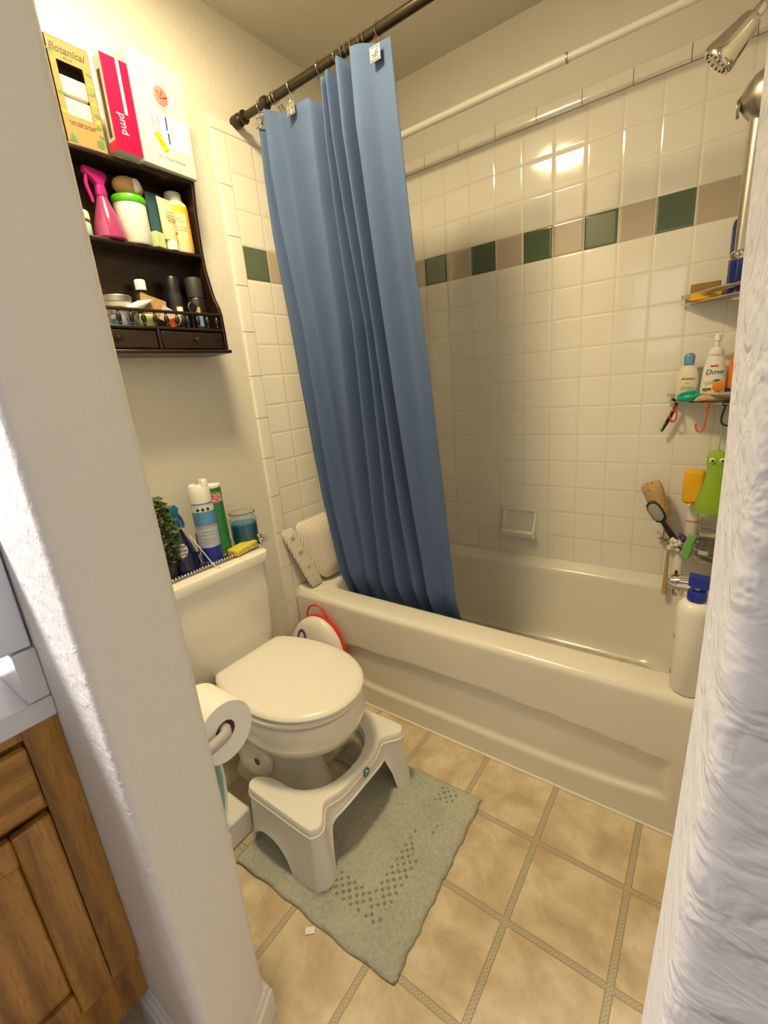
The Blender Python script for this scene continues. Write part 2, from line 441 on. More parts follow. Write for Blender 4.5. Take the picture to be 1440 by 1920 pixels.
loft(bm, rings); struct('wall_partition_left', bm, 'paint_partition')
R1 = [(0, 1.400), (.74, 1.4025), (.92, 1.408), (1.05, 1.411), (1.19, 1.4115), (1.33, 1.4075), (2.44, 1.4087)]
R2 = [(0, 1.408), (.95, 1.410), (1.09, 1.4136), (1.15, 1.4146), (1.22, 1.4146), (2.44, 1.413)]
bm = new_bm(); rings = []
for k in range(31):
    z = H*k/30; a, c = interp(R2, z), interp(R1, z); r = .012; ring = [(3.1, YN), (a+r, YN)]
    for i in range(1, 6): t = PI/2*i/6; ring.append((a+r-r*math.sin(t), YN+r-r*math.cos(t)))
    ring += [(a, YN+r), (c, YF-.006), (c+.006, YF), (3.1, YF)]
    rings.append([(x, y, z) for x, y in ring])
loft(bm, rings); struct('wall_partition_right', bm, 'paint_jamb_shaded')
# baseboards
def board(name, pts, h, t, m='trim_paint'):
    """moulded board along pts (plan), projecting to the right-hand side of travel"""
    prof = [(0, 0), (t, 0), (t, h*.62), (t*.72, h*.66), (t*.72, h*.80), (t*.35, h*.86), (t*.30, h*.97), (0, h)]
    P = [Vector((x, y, 0)) for x, y in pts]; rings = []
    for i, p in enumerate(P):
        d0 = (P[i]-P[i-1]).normalized() if i else None; d1 = (P[i+1]-P[i]).normalized() if i < len(P)-1 else None
        n0 = Vector((d0.y, -d0.x, 0)) if d0 else None; n1 = Vector((d1.y, -d1.x, 0)) if d1 else None
        n = n0 or n1
        if n0 and n1: n = (n0+n1); n = n/(n.dot(n0))
        rings.append([p+n*a+Vector((0, 0, b)) for a, b in prof])
    return struct(name, loft(new_bm(), rings), m)
board('baseboard_partition', [(.53, YN+.002), (.8145, YN+.002), (.752, YF-.004), (0, YF-.004)], .105, .017)
board('baseboard_left', [(0, YF), (0, -.80)], .09, .012)
# ---- tile panels: back, left, faucet side, with bullnose trim pieces
ZT = ZD+4*P_
struct('wall_tiled_back', B(0, XR, 0, .0081, .40, ZT), 'tile_back', smooth=False)
struct('wall_tiled_left', B(-.001, .007, YJ0, .0, .40, ZT), 'tile_left', smooth=False)
struct('wall_tiled_faucet', B(XR, XR+.0085, -.74, .0, .40, ZT), 'tile_right', smooth=False)
def bull(bm, p, u, w, n, L, W, t=.0075):
    """one trim piece: length L along u, width W along w whose far edge is rounded, standing t out along n"""
    u, w, n = Vector(u), Vector(w), Vector(n); p = Vector(p)
    prof = [(.001, 0), (.001, t*.8), (.003, t)] + [(W-.007+.007*math.sin(a*PI/8), t-.007+.007*math.cos(a*PI/8)) for a in range(5)] + [(W, 0)]
    loft(bm, [[p+u*s+w*a+n*b for a, b in prof] for s in (.001, L-.001)])
bm = new_bm(); k = 0; x = .03-.152
while x < XR:
    bull(bm, (max(x, 0), 0.0001, ZT), (1, 0, 0), (0, 0, 1), (0, -1, 0), min(.152, XR-max(x, 0)) if x >= 0 else .152+x, .05, .004); x += .152
struct('trim_1', bm, 'tile_trim')
bm = new_bm(); y = YJ0
for L in (.152, .152, .152, .152, .125):
    bull(bm, (0, y, ZT), (0, 1, 0), (0, 0, 1), (1, 0, 0), L, .036, .008); y += L
bull(bm, (0, YJ0-.053, ZT), (0, 1, 0), (0, 0, 1), (1, 0, 0), .053, .036, .008)
z = ZT
while z > .01:
    L = min(.1533, z-.005); bull(bm, (0, YJ0, z-L), (0, 0, 1), (0, -1, 0), (1, 0, 0), L, .053, .008); z -= .1533
struct('trim_2', bm, 'tile_trim')
struct('trim_3', B(0.0, .0055, -.793, -.73, 0, .44), 'grout', smooth=False)
# white caulk bead where the tub meets the floor
struct('trim_4', T([(0.01, -.741, .002), (1.40, -.741, .002), (1.52, -.741, .002)], .0045, 6), 'caulk')
# ------------------------------------------------------------------ bathtub
tub = thing('bathtub', 'white enamelled alcove bathtub with a recessed panel along its front', 'bathtub', (.76, -.37, 0))
def tub_basin():
    def ring(x0, x1, y0, y1, r, z, raise_=0):
        o = []
        for x, y in rrect(x0, x1, y0, y1, r, 10):
            zz = z
            if raise_: zz += .018*max(0, min(1, max((y+.045)/.035, (.06-x)/.05)))
            o.append((x, y, zz))
        # subdivide long sides for even shading
        out = []
        for i, p in enumerate(o):
            q = o[(i+1) % len(o)]; out.append(p); d = math.dist(p, q)
            if d > .2:
                for s in range(1, 8): out.append(tuple(p[k]+(q[k]-p[k])*s/8 for k in range(3)))
        return out
    # every ring must keep the same point count, so all are built from the same layout
    def R(x0, x1, y0, y1, r, z, ra=0):
        pts = rrect(x0, x1, y0, y1, r, 10); out = []
        for i, p in enumerate(pts):
            q = pts[(i+1) % len(pts)]; out.append(p)
            if i % 11 == 10:
                for s in range(1, 10): out.append((p[0]+(q[0]-p[0])*s/10, p[1]+(q[1]-p[1])*s/10))
        return [(x, y, z+(.018*max(0, min(1, max((y+.045)/.035, (.06-x)/.05))) if ra else 0)) for x, y in out]
    rs = [R(.008, 1.522, -.737, -.001, .006, .405), R(.008, 1.522, -.737, -.001, .006, .415)]
    for k in range(1, 7):
        t = PI/2*k/6; o = .024*(1-math.cos(t)); z = .415+.024*math.sin(t)
        rs.append(R(.008+o*.1, 1.522-o*.1, -.737+o, -.001, .006+o*.5, z, k > 3))
    rs.append(R(.03, 1.50, -.70, -.012, .03, .4405, 1))
    rs.append(R(.085, 1.445, -.643, -.05, .09, .440))
    for k in range(1, 6):
        t = PI/2*k/5; o = .022*math.sin(t); z = .440-.024*(1-math.cos(t))
        rs.append(R(.085+o, 1.445-o, -.643+o, -.05-o*.7, .09, z))
    rs += [R(.13, 1.42, -.612, -.070, .10, .36), R(.17, 1.40, -.600, -.085, .11, .26), R(.22, 1.385, -.585, -.10, .12, .17), R(.25, 1.37, -.570, -.115, .12, .135), R(.29, 1.345, -.545, -.14, .11, .118), R(.34, 1.30, -.50, -.19, .09, .112), R(.5, 1.15, -.42, -.27, .05, .110)]
    bm = new_bm(); loft(bm, rs, cap0=False, cap1=True)
    return bm
def apron():
    bm = new_bm(); nx, nz = 150, 60; V = []
    for j in range(nz+1):
        z = .405*j/nz; row = []
        for i in range(nx+1):
            x = .008+1.514*i/nx; u = (x-.76)/.64
            zt = .268-.030*max(0, u)**2-.018*max(0, -u)**2; zb = .078+.030*u**4
            d = min((zt-z)/.010, (z-zb)/.022, (1.402-x)/.03, (x-.10)/.03)
            s = max(0, min(1, d)); s = s*s*(3-2*s)
            row.append(bm.verts.new((x, -.737+.013*s, z)))
        V.append(row)
    for j in range(nz):
        for i in range(nx): bm.faces.new((V[j][i], V[j][i+1], V[j+1][i+1], V[j+1][i]))
    return bm
bm = tub_basin(); obj('basin', bm, 'tub_enamel', tub, world=True)
obj('apron', apron(), 'tub_enamel', tub, world=True)
bm = new_bm(); xf(lathe([(.0, 0), (.034, 0), (.036, .004), (.03, .009), (.0, .010)], 24, bm), Tr(1.402, -.34, .33) @ R_('Y', -90)); obj('overflow_plate', bm, 'chrome', tub, world=True)
bm = new_bm(); lathe([(.0, .1105), (.022, .1105), (.022, .113), (.0, .114)], 20, bm, (1.22, -.34)); obj('drain', bm, 'chrome', tub, world=True)
# ------------------------------------------------------------------ curtain rods, curtain, hooks
rod = thing('curtain_rod', 'dark bronze shower curtain rod with stepped collars', 'curtain rod', (.02, -.69, 2.142))
def xrod(prof): return xf(lathe(prof, 24), R_('Y', 90))
obj('tube', xrod([(.0115, .02), (.0115, .155), (.0128, .16), (.0128, 1.50)]), 'bronze_rod', rod)
obj('end_cap', xrod([(.0185, -.019), (.0195, -.014), (.0195, .012), (.016, .020), (.0125, .022)]), 'bronze_rod', rod)
obj('collar', xrod([(.012, .028), (.019, .030), (.020, .034), (.019, .038), (.012, .040)]), 'bronze_rod', rod)
obj('collar', xrod([(.0125, .128), (.0185, .130), (.0195, .134), (.0185, .140), (.0185, .146), (.0135, .150)]), 'bronze_rod', rod)
wr = thing('curtain_rod', 'white tension rod spanning the tub close to the tiled back wall', 'curtain rod', (.0075, -.2, 2.146))
obj('tube', xrod([(.0125, .01), (.0125, .935)]), 'white_enamel', wr)
obj('inner_tube', xrod([(.0108, .937), (.0108, 1.50)]), 'white_enamel', wr)
obj('collar', xrod([(.0125, .934), (.0140, .935), (.0140, .939), (.0115, .940)]), 'tin', wr)
for s in (0, 1): obj('end_cap', xrod([(.0165, .001 if not s else 1.498), (.0165, .018 if not s else 1.5155)]), 'white_plastic', wr)
FR = {2.105: [0, .03, .065, .094, .175, .44, .51, .55, .567, .59, .616, .68, .74, .77, .89, 1],
      1.45: [0, .05, .11, .16, .22, .43, .51, .56, .60, .64, .667, .70, .746, .79, .90, 1],
      .5: [0, .03, .06, .12, .19, .28, .37, .42, .48, .56, .62, .70, .77, .80, .90, 1]}
DP = [.0, -.014, .016, -.020, .010, -.016, .042, -.022, .022, -.020, .020, -.026, .032, -.030, -.004, -.014]
LE = [(.3, .165), (.497, .144), (.79, .115), (1.126, .104), (1.481, .096), (1.777, .097), (2.105, .119)]
RE = [(.3, .722), (.407, .711), (.826, .694), (1.282, .681), (1.609, .666), (1.891, .657), (2.105, .646)]
def frac(i, z):
    a, b, c = FR[2.105][i], FR[1.45][i], FR[.5][i]
    if z > 1.45: t = (z-1.45)/.655; return b+(a-b)*t
    t = max(0, (z-.5)/.95); return c+(b-c)*t
TOPZ = [(0, 2.075), (.6, 2.10), (1.5, 2.118), (2.2, 2.125), (3, 2.118), (4.3, 2.098), (5, 2.082), (5.7, 2.066), (5.86, 2.07), (5.97, 2.118), (7, 2.108), (7.6, 2.118), (8.5, 2.104), (9.2, 2.12), (10, 2.108), (11, 2.127), (12, 2.112), (12.8, 2.128), (13.6, 2.124), (14.3, 2.110), (15, 2.106)]
def curtain():
    bm = new_bm(); uv = bm.loops.layers.uv.new('UVMap'); N, K = 300, 90; V = []; UV = {}
    for j in range(K+1):
        row = []; s = 0; prev = None
        for i in range(N+1):
            t = 15*i/N; k = min(14, int(t)); f = t-k
            sag = 2.112-min(2.128, interp(TOPZ, t))
            zt = 2.112-sag; z = .30+(zt-.30)*(j/K)
            g = f*f*(3-2*f) if DP[k]*DP[k+1] < 0 or k in (5, 14) else f
            g = .5*g+.5*f
            xx = frac(k, z)+(frac(k+1, z)-frac(k, z))*f
            amp = 1.0 if z < 1.95 else .55+.45*(2.112-z)/.16
            dy = DP[k]+(DP[k+1]-DP[k])*(f*f*(3-2*f))
            yc = -.69+(2.1-z)/1.66*.11+(0 if z > .5 else (0.5-z)*.25)
            lo = max(0, min(1, (z-.44)/.8)); w = .006*math.sin(t*2.3+z*5)*(1-lo*.5)
            X = interp(LE, z)+xx*(interp(RE, z)-interp(LE, z)); Y = yc+dy*1.5*amp*(.72+.28*lo)+w
            p = (X, Y, z); row.append(bm.verts.new(p))
            if prev: s += math.dist((p[0], p[1]), prev)
            prev = (p[0], p[1]); UV[row[-1]] = (s, z)
        V.append(row)
    for j in range(K):
        for i in range(N):
            fc = bm.faces.new((V[j][i], V[j][i+1], V[j+1][i+1], V[j+1][i]))
            for l in fc.loops: l[uv].uv = UV[l.vert]
    return bm
cur = obj('shower_curtain', curtain(), 'curtain_cloth', solid=.0016); tag(cur, 'blue ribbed fabric shower curtain bunched at the left end of the tub', 'curtain')
HX = [.1356, .1957, .2093, .2754, .3944, .4586, .4838, .4995, .5187, .5462, .561, .6012]
def hook_parts(r, plate_y, turn, low=0):
    bm = new_bm(); torus(bm, (0, 0, 0), .0155, .0011, 'x', 24, 6)
    tube(bm, [(0, plate_y*.5, -.0145), (0, plate_y*.9, -.026), (0, plate_y, -.036-low)], .001, 6)
    tube(bm, [(.004, plate_y*.5, -.0145), (.005, plate_y*.9, -.026), (.005, plate_y, -.036-low)], .001, 6)
    obj('ring', bm, 'chrome', r)
    bm = new_bm(); box(bm, -.0125, .0125, -.0012, .0012, -.0125, .0125); s = .0105
    for a in range(8):
        t = a*PI/4; L = s if a % 2 == 0 else s*1.3
        tube(bm, [(0, -.0014, 0), (L*math.cos(t), -.0014, L*math.sin(t))], [.0018, .0007], 5)
    for q in (-s, s): tube(bm, [(-s, -.0012, q), (s, -.0012, q)], .0009, 5); tube(bm, [(q, -.0012, -s), (q, -.0012, s)], .0009, 5)
    ball(bm, (0, -.0018, 0), .002, 8)
    xf(bm, Tr(.0025, plate_y, -.050-low) @ R_('Z', turn) @ Matrix.Diagonal((1.28, 1.2, 1.28, 1))); obj('plate', bm, 'tin', r)
hooks = ['leftmost curtain hook, its square plate seen edge-on at the curtain corner', 'curtain ring just left of the folded edge, second on the rod',
         'curtain ring tight beside the one left of the ornate plate hook', 'curtain hook with a square star plate on the left panel',
         'curtain ring alone above the middle of the curtain, right of the sagging edge', 'leftmost ring of the tight cluster over the bunched folds',
         'second ring of the tight cluster over the bunched folds', 'third ring of the tight cluster over the bunched folds',
         'fourth ring of the tight cluster over the bunched folds', 'fifth ring of the tight cluster over the bunched folds',
         'last ring of the cluster, beside the right end panel', 'rightmost curtain hook with a square star plate on the end panel']
for i, (x, lab) in enumerate(zip(HX, hooks)):
    r = thing('curtain_hook', lab, 'curtain hook', (x, -.69, 2.142), 0, 'curtain hooks on the dark rod')
    if i == 3: hook_parts(r, -.012, 0, .010)
    elif i == 11: hook_parts(r, -.022, 0, .010)
    elif i == 0: hook_parts(r, -.012, 62)
    else: hook_parts(r, .034, 20*(i % 3-1))
# ------------------------------------------------------------------ soap dish on the back wall
sd = thing('soap_dish', 'white ceramic soap dish set into the back wall tiles', 'soap dish', (.73, 0, .61))
def soap():
    bm = new_bm()
    w, h = .080, .068
    rs = []
    for y, k in ((0, 1.0), (-.006, 1.0), (-.010, .97)): rs.append([(x*k, y, z*k) for x, z in rrect(-w, w, -h, h, .010, 4)])
    for y, k in ((-.010, .84), (-.004, .80), (-.0015, .72)): rs.append([(x*k, y, z*k) for x, z in rrect(-w, w, -h, h, .012, 4)])
    loft(bm, rs, cap0=False)
    # projecting tray with a rolled lip
    prof = lambda x: [(-.001, -.060), (-.018, -.066), (-.038, -.062), (-.052, -.050), (-.057, -.032), (-.052, -.024), (-.045, -.028), (-.032, -.040), (-.001, -.036)]
    loft(bm, [[(x, y*c, z) for y, z in prof(x)] for x, c in ((-.074, .75), (-.070, .92), (-.05, 1), (.05, 1), (.070, .92), (.074, .75))])
    # side wings
    for s in (-1, 1):
        loft(bm, [[(s*.066, y, z) for y, z in ((0, -.05), (-.042, -.036), (-.030, -.01), (-.014, .03), (-.010, .06), (0, .06))], [(s*.076, y, z) for y, z in ((0, -.05), (-.036, -.036), (-.026, -.01), (-.012, .03), (-.009, .06), (0, .06))]])
    for k in range(6): tube(bm, [(-.05+.02*k, -.008, -.033), (-.05+.02*k, -.038, -.037)], .003, 6)
    return bm
obj('dish', soap(), 'porcelain', sd)
# ------------------------------------------------------------------ toilet
TY = -1.15
def dshape(x0, x1, hw, n=48, back=.74, xm=.5):
    """plan outline of a round-front seat: straight back at x0, rounded front at x1"""
    L = x1-x0; xc = x0+L*xm; o = []
    for k in range(n+1):
        a = -PI/2+PI*k/n; ca, sa = math.cos(a), math.sin(a)
        o.append((xc+(x1-xc)*abs(ca)**.95, hw*math.copysign(abs(sa)**.98, sa)))
    side = []
    for k in range(1, 9):
        t = k/9; side.append((xc-(xc-x0)*t, hw*(1-(1-back)*t**2.2)))
    br = [(x0+.012, hw*back*1.0), (x0+.003, hw*back*.965), (x0, hw*back*.90)]
    o += side + br + [(x, -y) for x, y in (br[::-1]+side[::-1])]
    return o
to = thing('toilet', 'white two-piece toilet with closed round lid', 'toilet', (.0, TY, 0))
def tz(poly, z): return [(x, y, z) for x, y in poly]
def scale_d(x0, x1, hw, z, back=.74, xm=.5): return tz(dshape(x0, x1, hw, back=back, xm=xm), z)
bowl = [scale_d(.16, .50, .105, 0, .95), scale_d(.16, .50, .105, .02, .95), scale_d(.17, .485, .092, .05, .95), scale_d(.17, .475, .088, .15, .95), scale_d(.17, .495, .100, .22, .9),
        scale_d(.18, .545, .125, .252, .85), scale_d(.19, .60, .150, .268, .8), scale_d(.20, .640, .170, .295, .76), scale_d(.20, .655, .182, .335, .76), scale_d(.20, .655, .185, .375, .76), scale_d(.20, .650, .181, .392, .76), scale_d(.20, .640, .172, .397, .76)]
obj('bowl', loft(new_bm(), bowl), 'porcelain', to)
obj('seat', loft(new_bm(), [scale_d(.215, .648, .176, .400), scale_d(.211, .655, .181, .404), scale_d(.211, .656, .181, .412), scale_d(.216, .650, .176, .417)]), 'seat_plastic', to)
obj('lid', loft(new_bm(), [scale_d(.212, .655, .172, .4205), scale_d(.208, .661, .177, .424), scale_d(.208, .662, .178, .430), scale_d(.212, .657, .174, .4365), scale_d(.22, .645, .165, .4400), scale_d(.26, .58, .12, .4415)]), 'seat_plastic', to)
bm = new_bm(); box(bm, .165, .235, -.115, .115, .392, .4185); obj('hinge_bar', bm, 'seat_plastic', to, bevel=.005)
bm = new_bm(); box(bm, .215, .232, -.1335, -.1315, .408, .417); obj('hinge_slot', bm, 'ink_black', to)
def tank_ring(x1, y0, y1, z, r=.03): return [(x, y, z) for x, y in rrect(.008, x1, y0, y1, r, 5)]
tk = loft(new_bm(), [tank_ring(.175, -.205, .128, .375, .02), tank_ring(.188, -.218, .138, .39), tank_ring(.200, -.228, .150, .62), tank_ring(.202, -.230, .151, .719)])
obj('tank', tk, 'porcelain', to)
obj('tank_lid', loft(new_bm(), [tank_ring(.206, -.234, .153, .7195), tank_ring(.213, -.240, .1585, .724), tank_ring(.215, -.242, .160, .744), tank_ring(.212, -.240, .158, .753), tank_ring(.203, -.232, .150, .7585)]), 'porcelain', to)
bm = lathe([(.013, 0), (.013, .012), (.009, .018), (0, .02)], 16, c=(.30, -.118)); obj('bolt_cap', bm, 'rust', to)
bm = new_bm(); ball(bm, (.30, -.100, .14), .060, 24, (1.3, .6, 1.1)); obj('trapway', bm, 'porcelain', to)
bm = new_bm(); ball(bm, (.345, -.126, .165), .012, 12, (1, .3, 1)); obj('rust_stain', bm, 'rust', to)
bm = new_bm(); tube(bm, [(.02, -.27, .17), (.06, -.275, .17), (.065, -.272, .22), (.06, -.24, .33), (.06, -.22, .385)], .006, 8); obj('supply_hose', bm, 'dark_chrome', to)
# ------------------------------------------------------------------ footstool around the toilet
st = thing('toilet_stool', 'white plastic squatting stool curved around the toilet base', 'stool', (.56, TY-.012, 0.006))
def stool():
    """single moulded shell: top with a curved cut-out, outer skirt arched at front and sides"""
    zt = .200
    # outline (local, x forward, y sideways) of the top, half, from centre front to centre back
    half = [(.112, 0), (.112, .05), (.108, .085), (.098, .112), (.095, .130), (.108, .150), (.122, .165), (.130, .178), (.131, .192), (.122, .206), (.105, .212), (.0, .212), (-.105, .211), (-.127, .207), (-.140, .194), (-.140, .178), (-.128, .165), (-.100, .152), (-.065, .147), (-.03, .145), (.0, .138), (.028, .122), (.052, .098), (.068, .068), (.077, .035), (.079, 0)]
    full = half + [(x, -y) for x, y in half[-2:0:-1]]
    # resample smoothly
    pts = []
    n = len(full)
    for i in range(n):
        p0, p1, p2, p3 = full[i-1], full[i], full[(i+1) % n], full[(i+2) % n]
        for k in range(5):
            t = k/5
            pts.append(tuple(.5*((2*p1[c])+(-p0[c]+p2[c])*t+(2*p0[c]-5*p1[c]+4*p2[c]-p3[c])*t*t+(-p0[c]+3*p1[c]-3*p2[c]+p3[c])*t**3) for c in (0, 1)))
    # even spacing along the outline
    per = [0.]
    for i in range(len(pts)): per.append(per[-1]+math.dist(pts[i], pts[(i+1) % len(pts)]))
    M_ = 420; ev = []; j = 0
    for k in range(M_):
        s = per[-1]*k/M_
        while per[j+1] < s: j += 1
        t = (s-per[j])/(per[j+1]-per[j]); a, b = pts[j], pts[(j+1) % len(pts)]; ev.append((a[0]+(b[0]-a[0])*t, a[1]+(b[1]-a[1])*t))
    pts = ev
    N = len(pts)
    def nrm(i):
        a, b = pts[i-2], pts[(i+2) % N]; d = Vector((b[0]-a[0], b[1]-a[1])).normalized(); return Vector((d.y, -d.x))
    sg = 1 if sum(pts[i][0]*pts[(i+1) % N][1]-pts[(i+1) % N][0]*pts[i][1] for i in range(N)) > 0 else -1
    def low(p):
        """height of the lower edge of the skirt at this outline point"""
        x, y = p; ay = abs(y)
        inner = not (ay > .2 or x > .09) and True
        if ay > .2 and x > -.137:                       # side arch between the legs
            c, w, h = -.048, .080, .090
            d = abs(x-c)/w
            return h*max(0, 1-d**2.3)**.55 if d < 1 else 0
        if x > .088:                                    # front arch
            d = ay/.156
            return .152*(max(0, 1-d**4.5))**.55 if d < 1 else 0
        if x > -.06:  return .155
        if x > -.125: return .155
        return 0.0 if ay > .182 else .12
    bm = new_bm(); rings = []
    def ring(off, zf):
        o = []
        for i, p in enumerate(pts):
            q = Vector(p)+nrm(i)*off*sg; o.append((q.x, q.y, zf(p)))
        return o
    lows = [low(p) for p in pts]
    for _ in range(2): lows = [(lows[i-1]+2*lows[i]+lows[(i+1) % N])/4 for i in range(N)]
    L = dict(zip(pts, lows))
    rings = [ring(-.008, lambda p: zt), ring(-.003, lambda p: zt-.001), ring(0, lambda p: zt-.005), ring(0.0005, lambda p: zt-.020), ring(.0034, lambda p: zt-.0225), ring(.0036, lambda p: zt-.026), ring(.0012, lambda p: zt-.030)]
    for k in range(1, 11):
        t = k/10; rings.append(ring(.0012+.012*t**1.6, lambda p, t=t: (zt-.030)*(1-t)+max(0, min(zt-.034, L[p]))*t))
    rings.append(ring(.0095, lambda p: max(0, min(zt-.034, L[p]))))
    rings.append(ring(.0085, lambda p: max(0, min(zt-.034, L[p]))+.012))
    R = [[bm.verts.new(p) for p in r] for r in rings]
    for a, b in zip(R, R[1:]):
        for i in range(N): bm.faces.new((a[i], a[(i+1) % N], b[(i+1) % N], b[i]))
    from mathutils.geometry import tessellate_polygon
    for tri in tessellate_polygon([[Vector((v.co.x, v.co.y, 0)) for v in R[0]]]):
        try: bm.faces.new([R[0][q] for q in tri])
        except ValueError: pass
    return bm
obj('shell', stool(), 'stool_plastic', st)
badge = xf(lathe([(.0, 0), (.0135, 0), (.0135, .0012), (.0, .0014)], 24), Tr(.1165, .022, .176) @ R_('Y', 90)); obj('badge', badge, 'squatty_blue', st)
bm = new_bm(); tube(bm, [(.1185, .017, .170), (.1187, .019, .178), (.1188, .024, .181), (.1188, .026, .174)], .0013, 6); ball(bm, (.1187, .019, .184), .0025, 8); obj('badge_emblem', bm, 'white_plastic', st)
for sx, sy in ((.112, .199), (.112, -.199)):
    bm = new_bm(); prism(rrect(sx-.024, sx+.026, sy-.020, sy+.020, .018, 5), -.0055, .0075, bm); obj('foot_pad', bm, 'rubber_grey', st)
# ------------------------------------------------------------------ bath mat
def bathmat():
    bm = new_bm(); nx, ny = 60, 60; V = []
    for j in range(ny+1):
        row = []
        for i in range(nx+1):
            u, v = i/nx, j/ny
            a = Vector((.415, -1.452)); b = Vector((.952, -1.420)); c = Vector((.930, -.908)); d = Vector((.43, -.925))
            p = (a*(1-u)+b*u)*(1-v)+(d*(1-u)+c*u)*v
            e = min(u, 1-u, v, 1-v)*.5
            z = .006*min(1, e/.012)**.5+.0010*math.sin(p.x*70+p.y*30)*math.sin(p.y*55)
            if u < .25 and v < .1: z += .007*(1-v/.1)*math.sin(u/.25*PI)
            p = p+Vector((.002*math.sin(v*37)+.0015*math.sin(v*90), (.006*math.sin(u*5+.5)+.002*math.sin(u*31))*(1-v)))
            row.append(bm.verts.new((p.x, p.y, z+.0025)))
        V.append(row)
    for j in range(ny):
        for i in range(nx):
            u, v = (i+.5)/nx, (j+.5)/ny
            if u < .30 and .32 < v < .80: continue            # cut-out around the toilet foot
            bm.faces.new((V[j][i], V[j][i+1], V[j+1][i+1], V[j+1][i]))
    bmesh.ops.delete(bm, geom=[v for v in bm.verts if not v.link_faces], context='VERTS')
    return bm
tag(obj('bath_mat', bathmat(), 'bathmat_pile', solid=.003), 'worn grey-green contour bath mat with diamond anti-slip pattern', 'bath mat')
tag(obj('paper_scrap', xf(B(-.012, .012, -.008, .008, 0, .003), Tr(.722, -1.452, 0.001) @ R_('Z', 40)), 'paper', bevel=.002), 'tiny white paper scrap on the floor at the mat edge', 'paper scrap')
# ------------------------------------------------------------------ toilet paper on its holder
tp = thing('toilet_paper_roll', 'white toilet paper roll hanging behind the left wall end', 'toilet paper', (.645, -1.538, .652))
bm = new_bm(); prof = [(.021, -.05), (.060, -.05), (.063, -.046), (.063, .050), (.0615, .053), (.021, .053)]
loft(bm, [[(z, r*math.cos(2*PI*i/48), r*math.sin(2*PI*i/48)) for i in range(48)] for r, z in prof+[prof[0]]], False, False)
for v in bm.verts:                                            # the loose roll sags below its spindle
    if math.hypot(v.co.y, v.co.z) > .03: v.co.z -= .004; v.co.y *= .97
obj('paper', bm, 'paper', tp)
bm = new_bm(); loft(bm, [[(x, .0205*math.cos(2*PI*i/32), .0205*math.sin(2*PI*i/32)) for i in range(32)] for x in (-.05, .052)], False, False); obj('cardboard_core', bm, 'cardboard_tube', tp, solid=.001)
ho = thing('paper_holder', 'satin nickel arm of the toilet paper holder', 'toilet paper holder', (.69, YF, .652))
bm = new_bm(); tube(bm, [(-.10, .068, .005), (.012, .068, .005), (.022, .062, .005), (.025, .05, .004), (.025, .0, .0)], [.0115, .0115, .0115, .0115, .0115], 12); obj('arm', bm, 'rubber_grey', ho)
bm = new_bm(); xf(lathe([(.022, 0), (.022, .004), (.015, .008), (.009, .009)], 24, bm), Tr(.025, 0.001, 0) @ R_('X', -90)); obj('wall_plate', bm, 'brushed_nickel', ho)
# low white box and teal tub behind the partition end
bx = tag(obj('storage_box', B(.17, .388, -1.585, -1.352, 0.0, .088), 'white_plastic', bevel=.008), 'low white plastic box on the floor beside the toilet', 'box')
tt = thing('oval_tub', 'teal oval tub with white rim standing below the paper roll', 'tub', (.40, -1.49, .0885), -62)
bm = new_bm(); loft(bm, [[(x+.0, y, z) for x, y in rrect(-.035, .035, -.055, .055, .034, 8)] for z in (0.0, .02)])
obj('foot', bm, 'white_plastic', tt)
bm = new_bm(); loft(bm, [[(.075*math.cos(a)*k+x0, y, .19+.17*math.sin(a)*k) for a in [2*PI*i/40 for i in range(40)]] for y, k, x0 in ((-.03, .5, 0), (-.028, .93, 0), (.028, .93, 0), (.028, .8, 0), (.018, .75, 0))]); obj('body', bm, 'teal_tub', tt)
bm = new_bm(); torus(bm, (0, .028, .19), .16, .007, 'y', 48, 8, .455, 1.06); obj('rim', bm, 'white_plastic', tt)
# ------------------------------------------------------------------ child's potty seat between tank and tub
ps = thing('potty_seat', "child's white potty seat with red rim and loop handle leaning on the tub", 'potty seat', (.16, -.825, 0), (-8, 0, 8))
def plate(k0, y0, y1, dome, cz=.195, hw=.135, hh=.180):
    bm = new_bm(); rs = []
    for k, y in ((1, y0), (1, y1), (.97, y1-dome*.35), (.88, y1-dome*.75), (.7, y1-dome), (.3, y1-dome*1.1)):
        rs.append([(hw*k0*k*math.cos(a), y, cz+hh*k0*k*math.sin(a)) for a in [2*PI*i/56 for i in range(56)]])
    return loft(bm, rs)
obj('seat_shell', plate(1.0, .0, -.008, .028), 'seat_plastic', ps)
bm = plate(1.02, .012, .001, .0); xf(bm, Tr(.006, .0, .003)); obj('red_rim', bm, 'red_plastic', ps)
bm = T([(-.050, .006, .355), (-.049, .006, .385), (-.033, .006, .411), (-.005, .006, .421), (.025, .006, .409), (.047, .006, .382), (.066, .006, .350)], .0042, 10); obj('loop_handle', bm, 'red_plastic', ps)
bm = new_bm(); torus(bm, (0, 0, 0), .019, .0062, 'y', 28, 8, 1, 1.35); xf(bm, Tr(-.050, -.0365, .292) @ R_('X', -12) @ R_('Z', -8) @ Matrix.Diagonal((1, .6, 1, 1))); obj('decal', bm, 'purple_decal', ps)
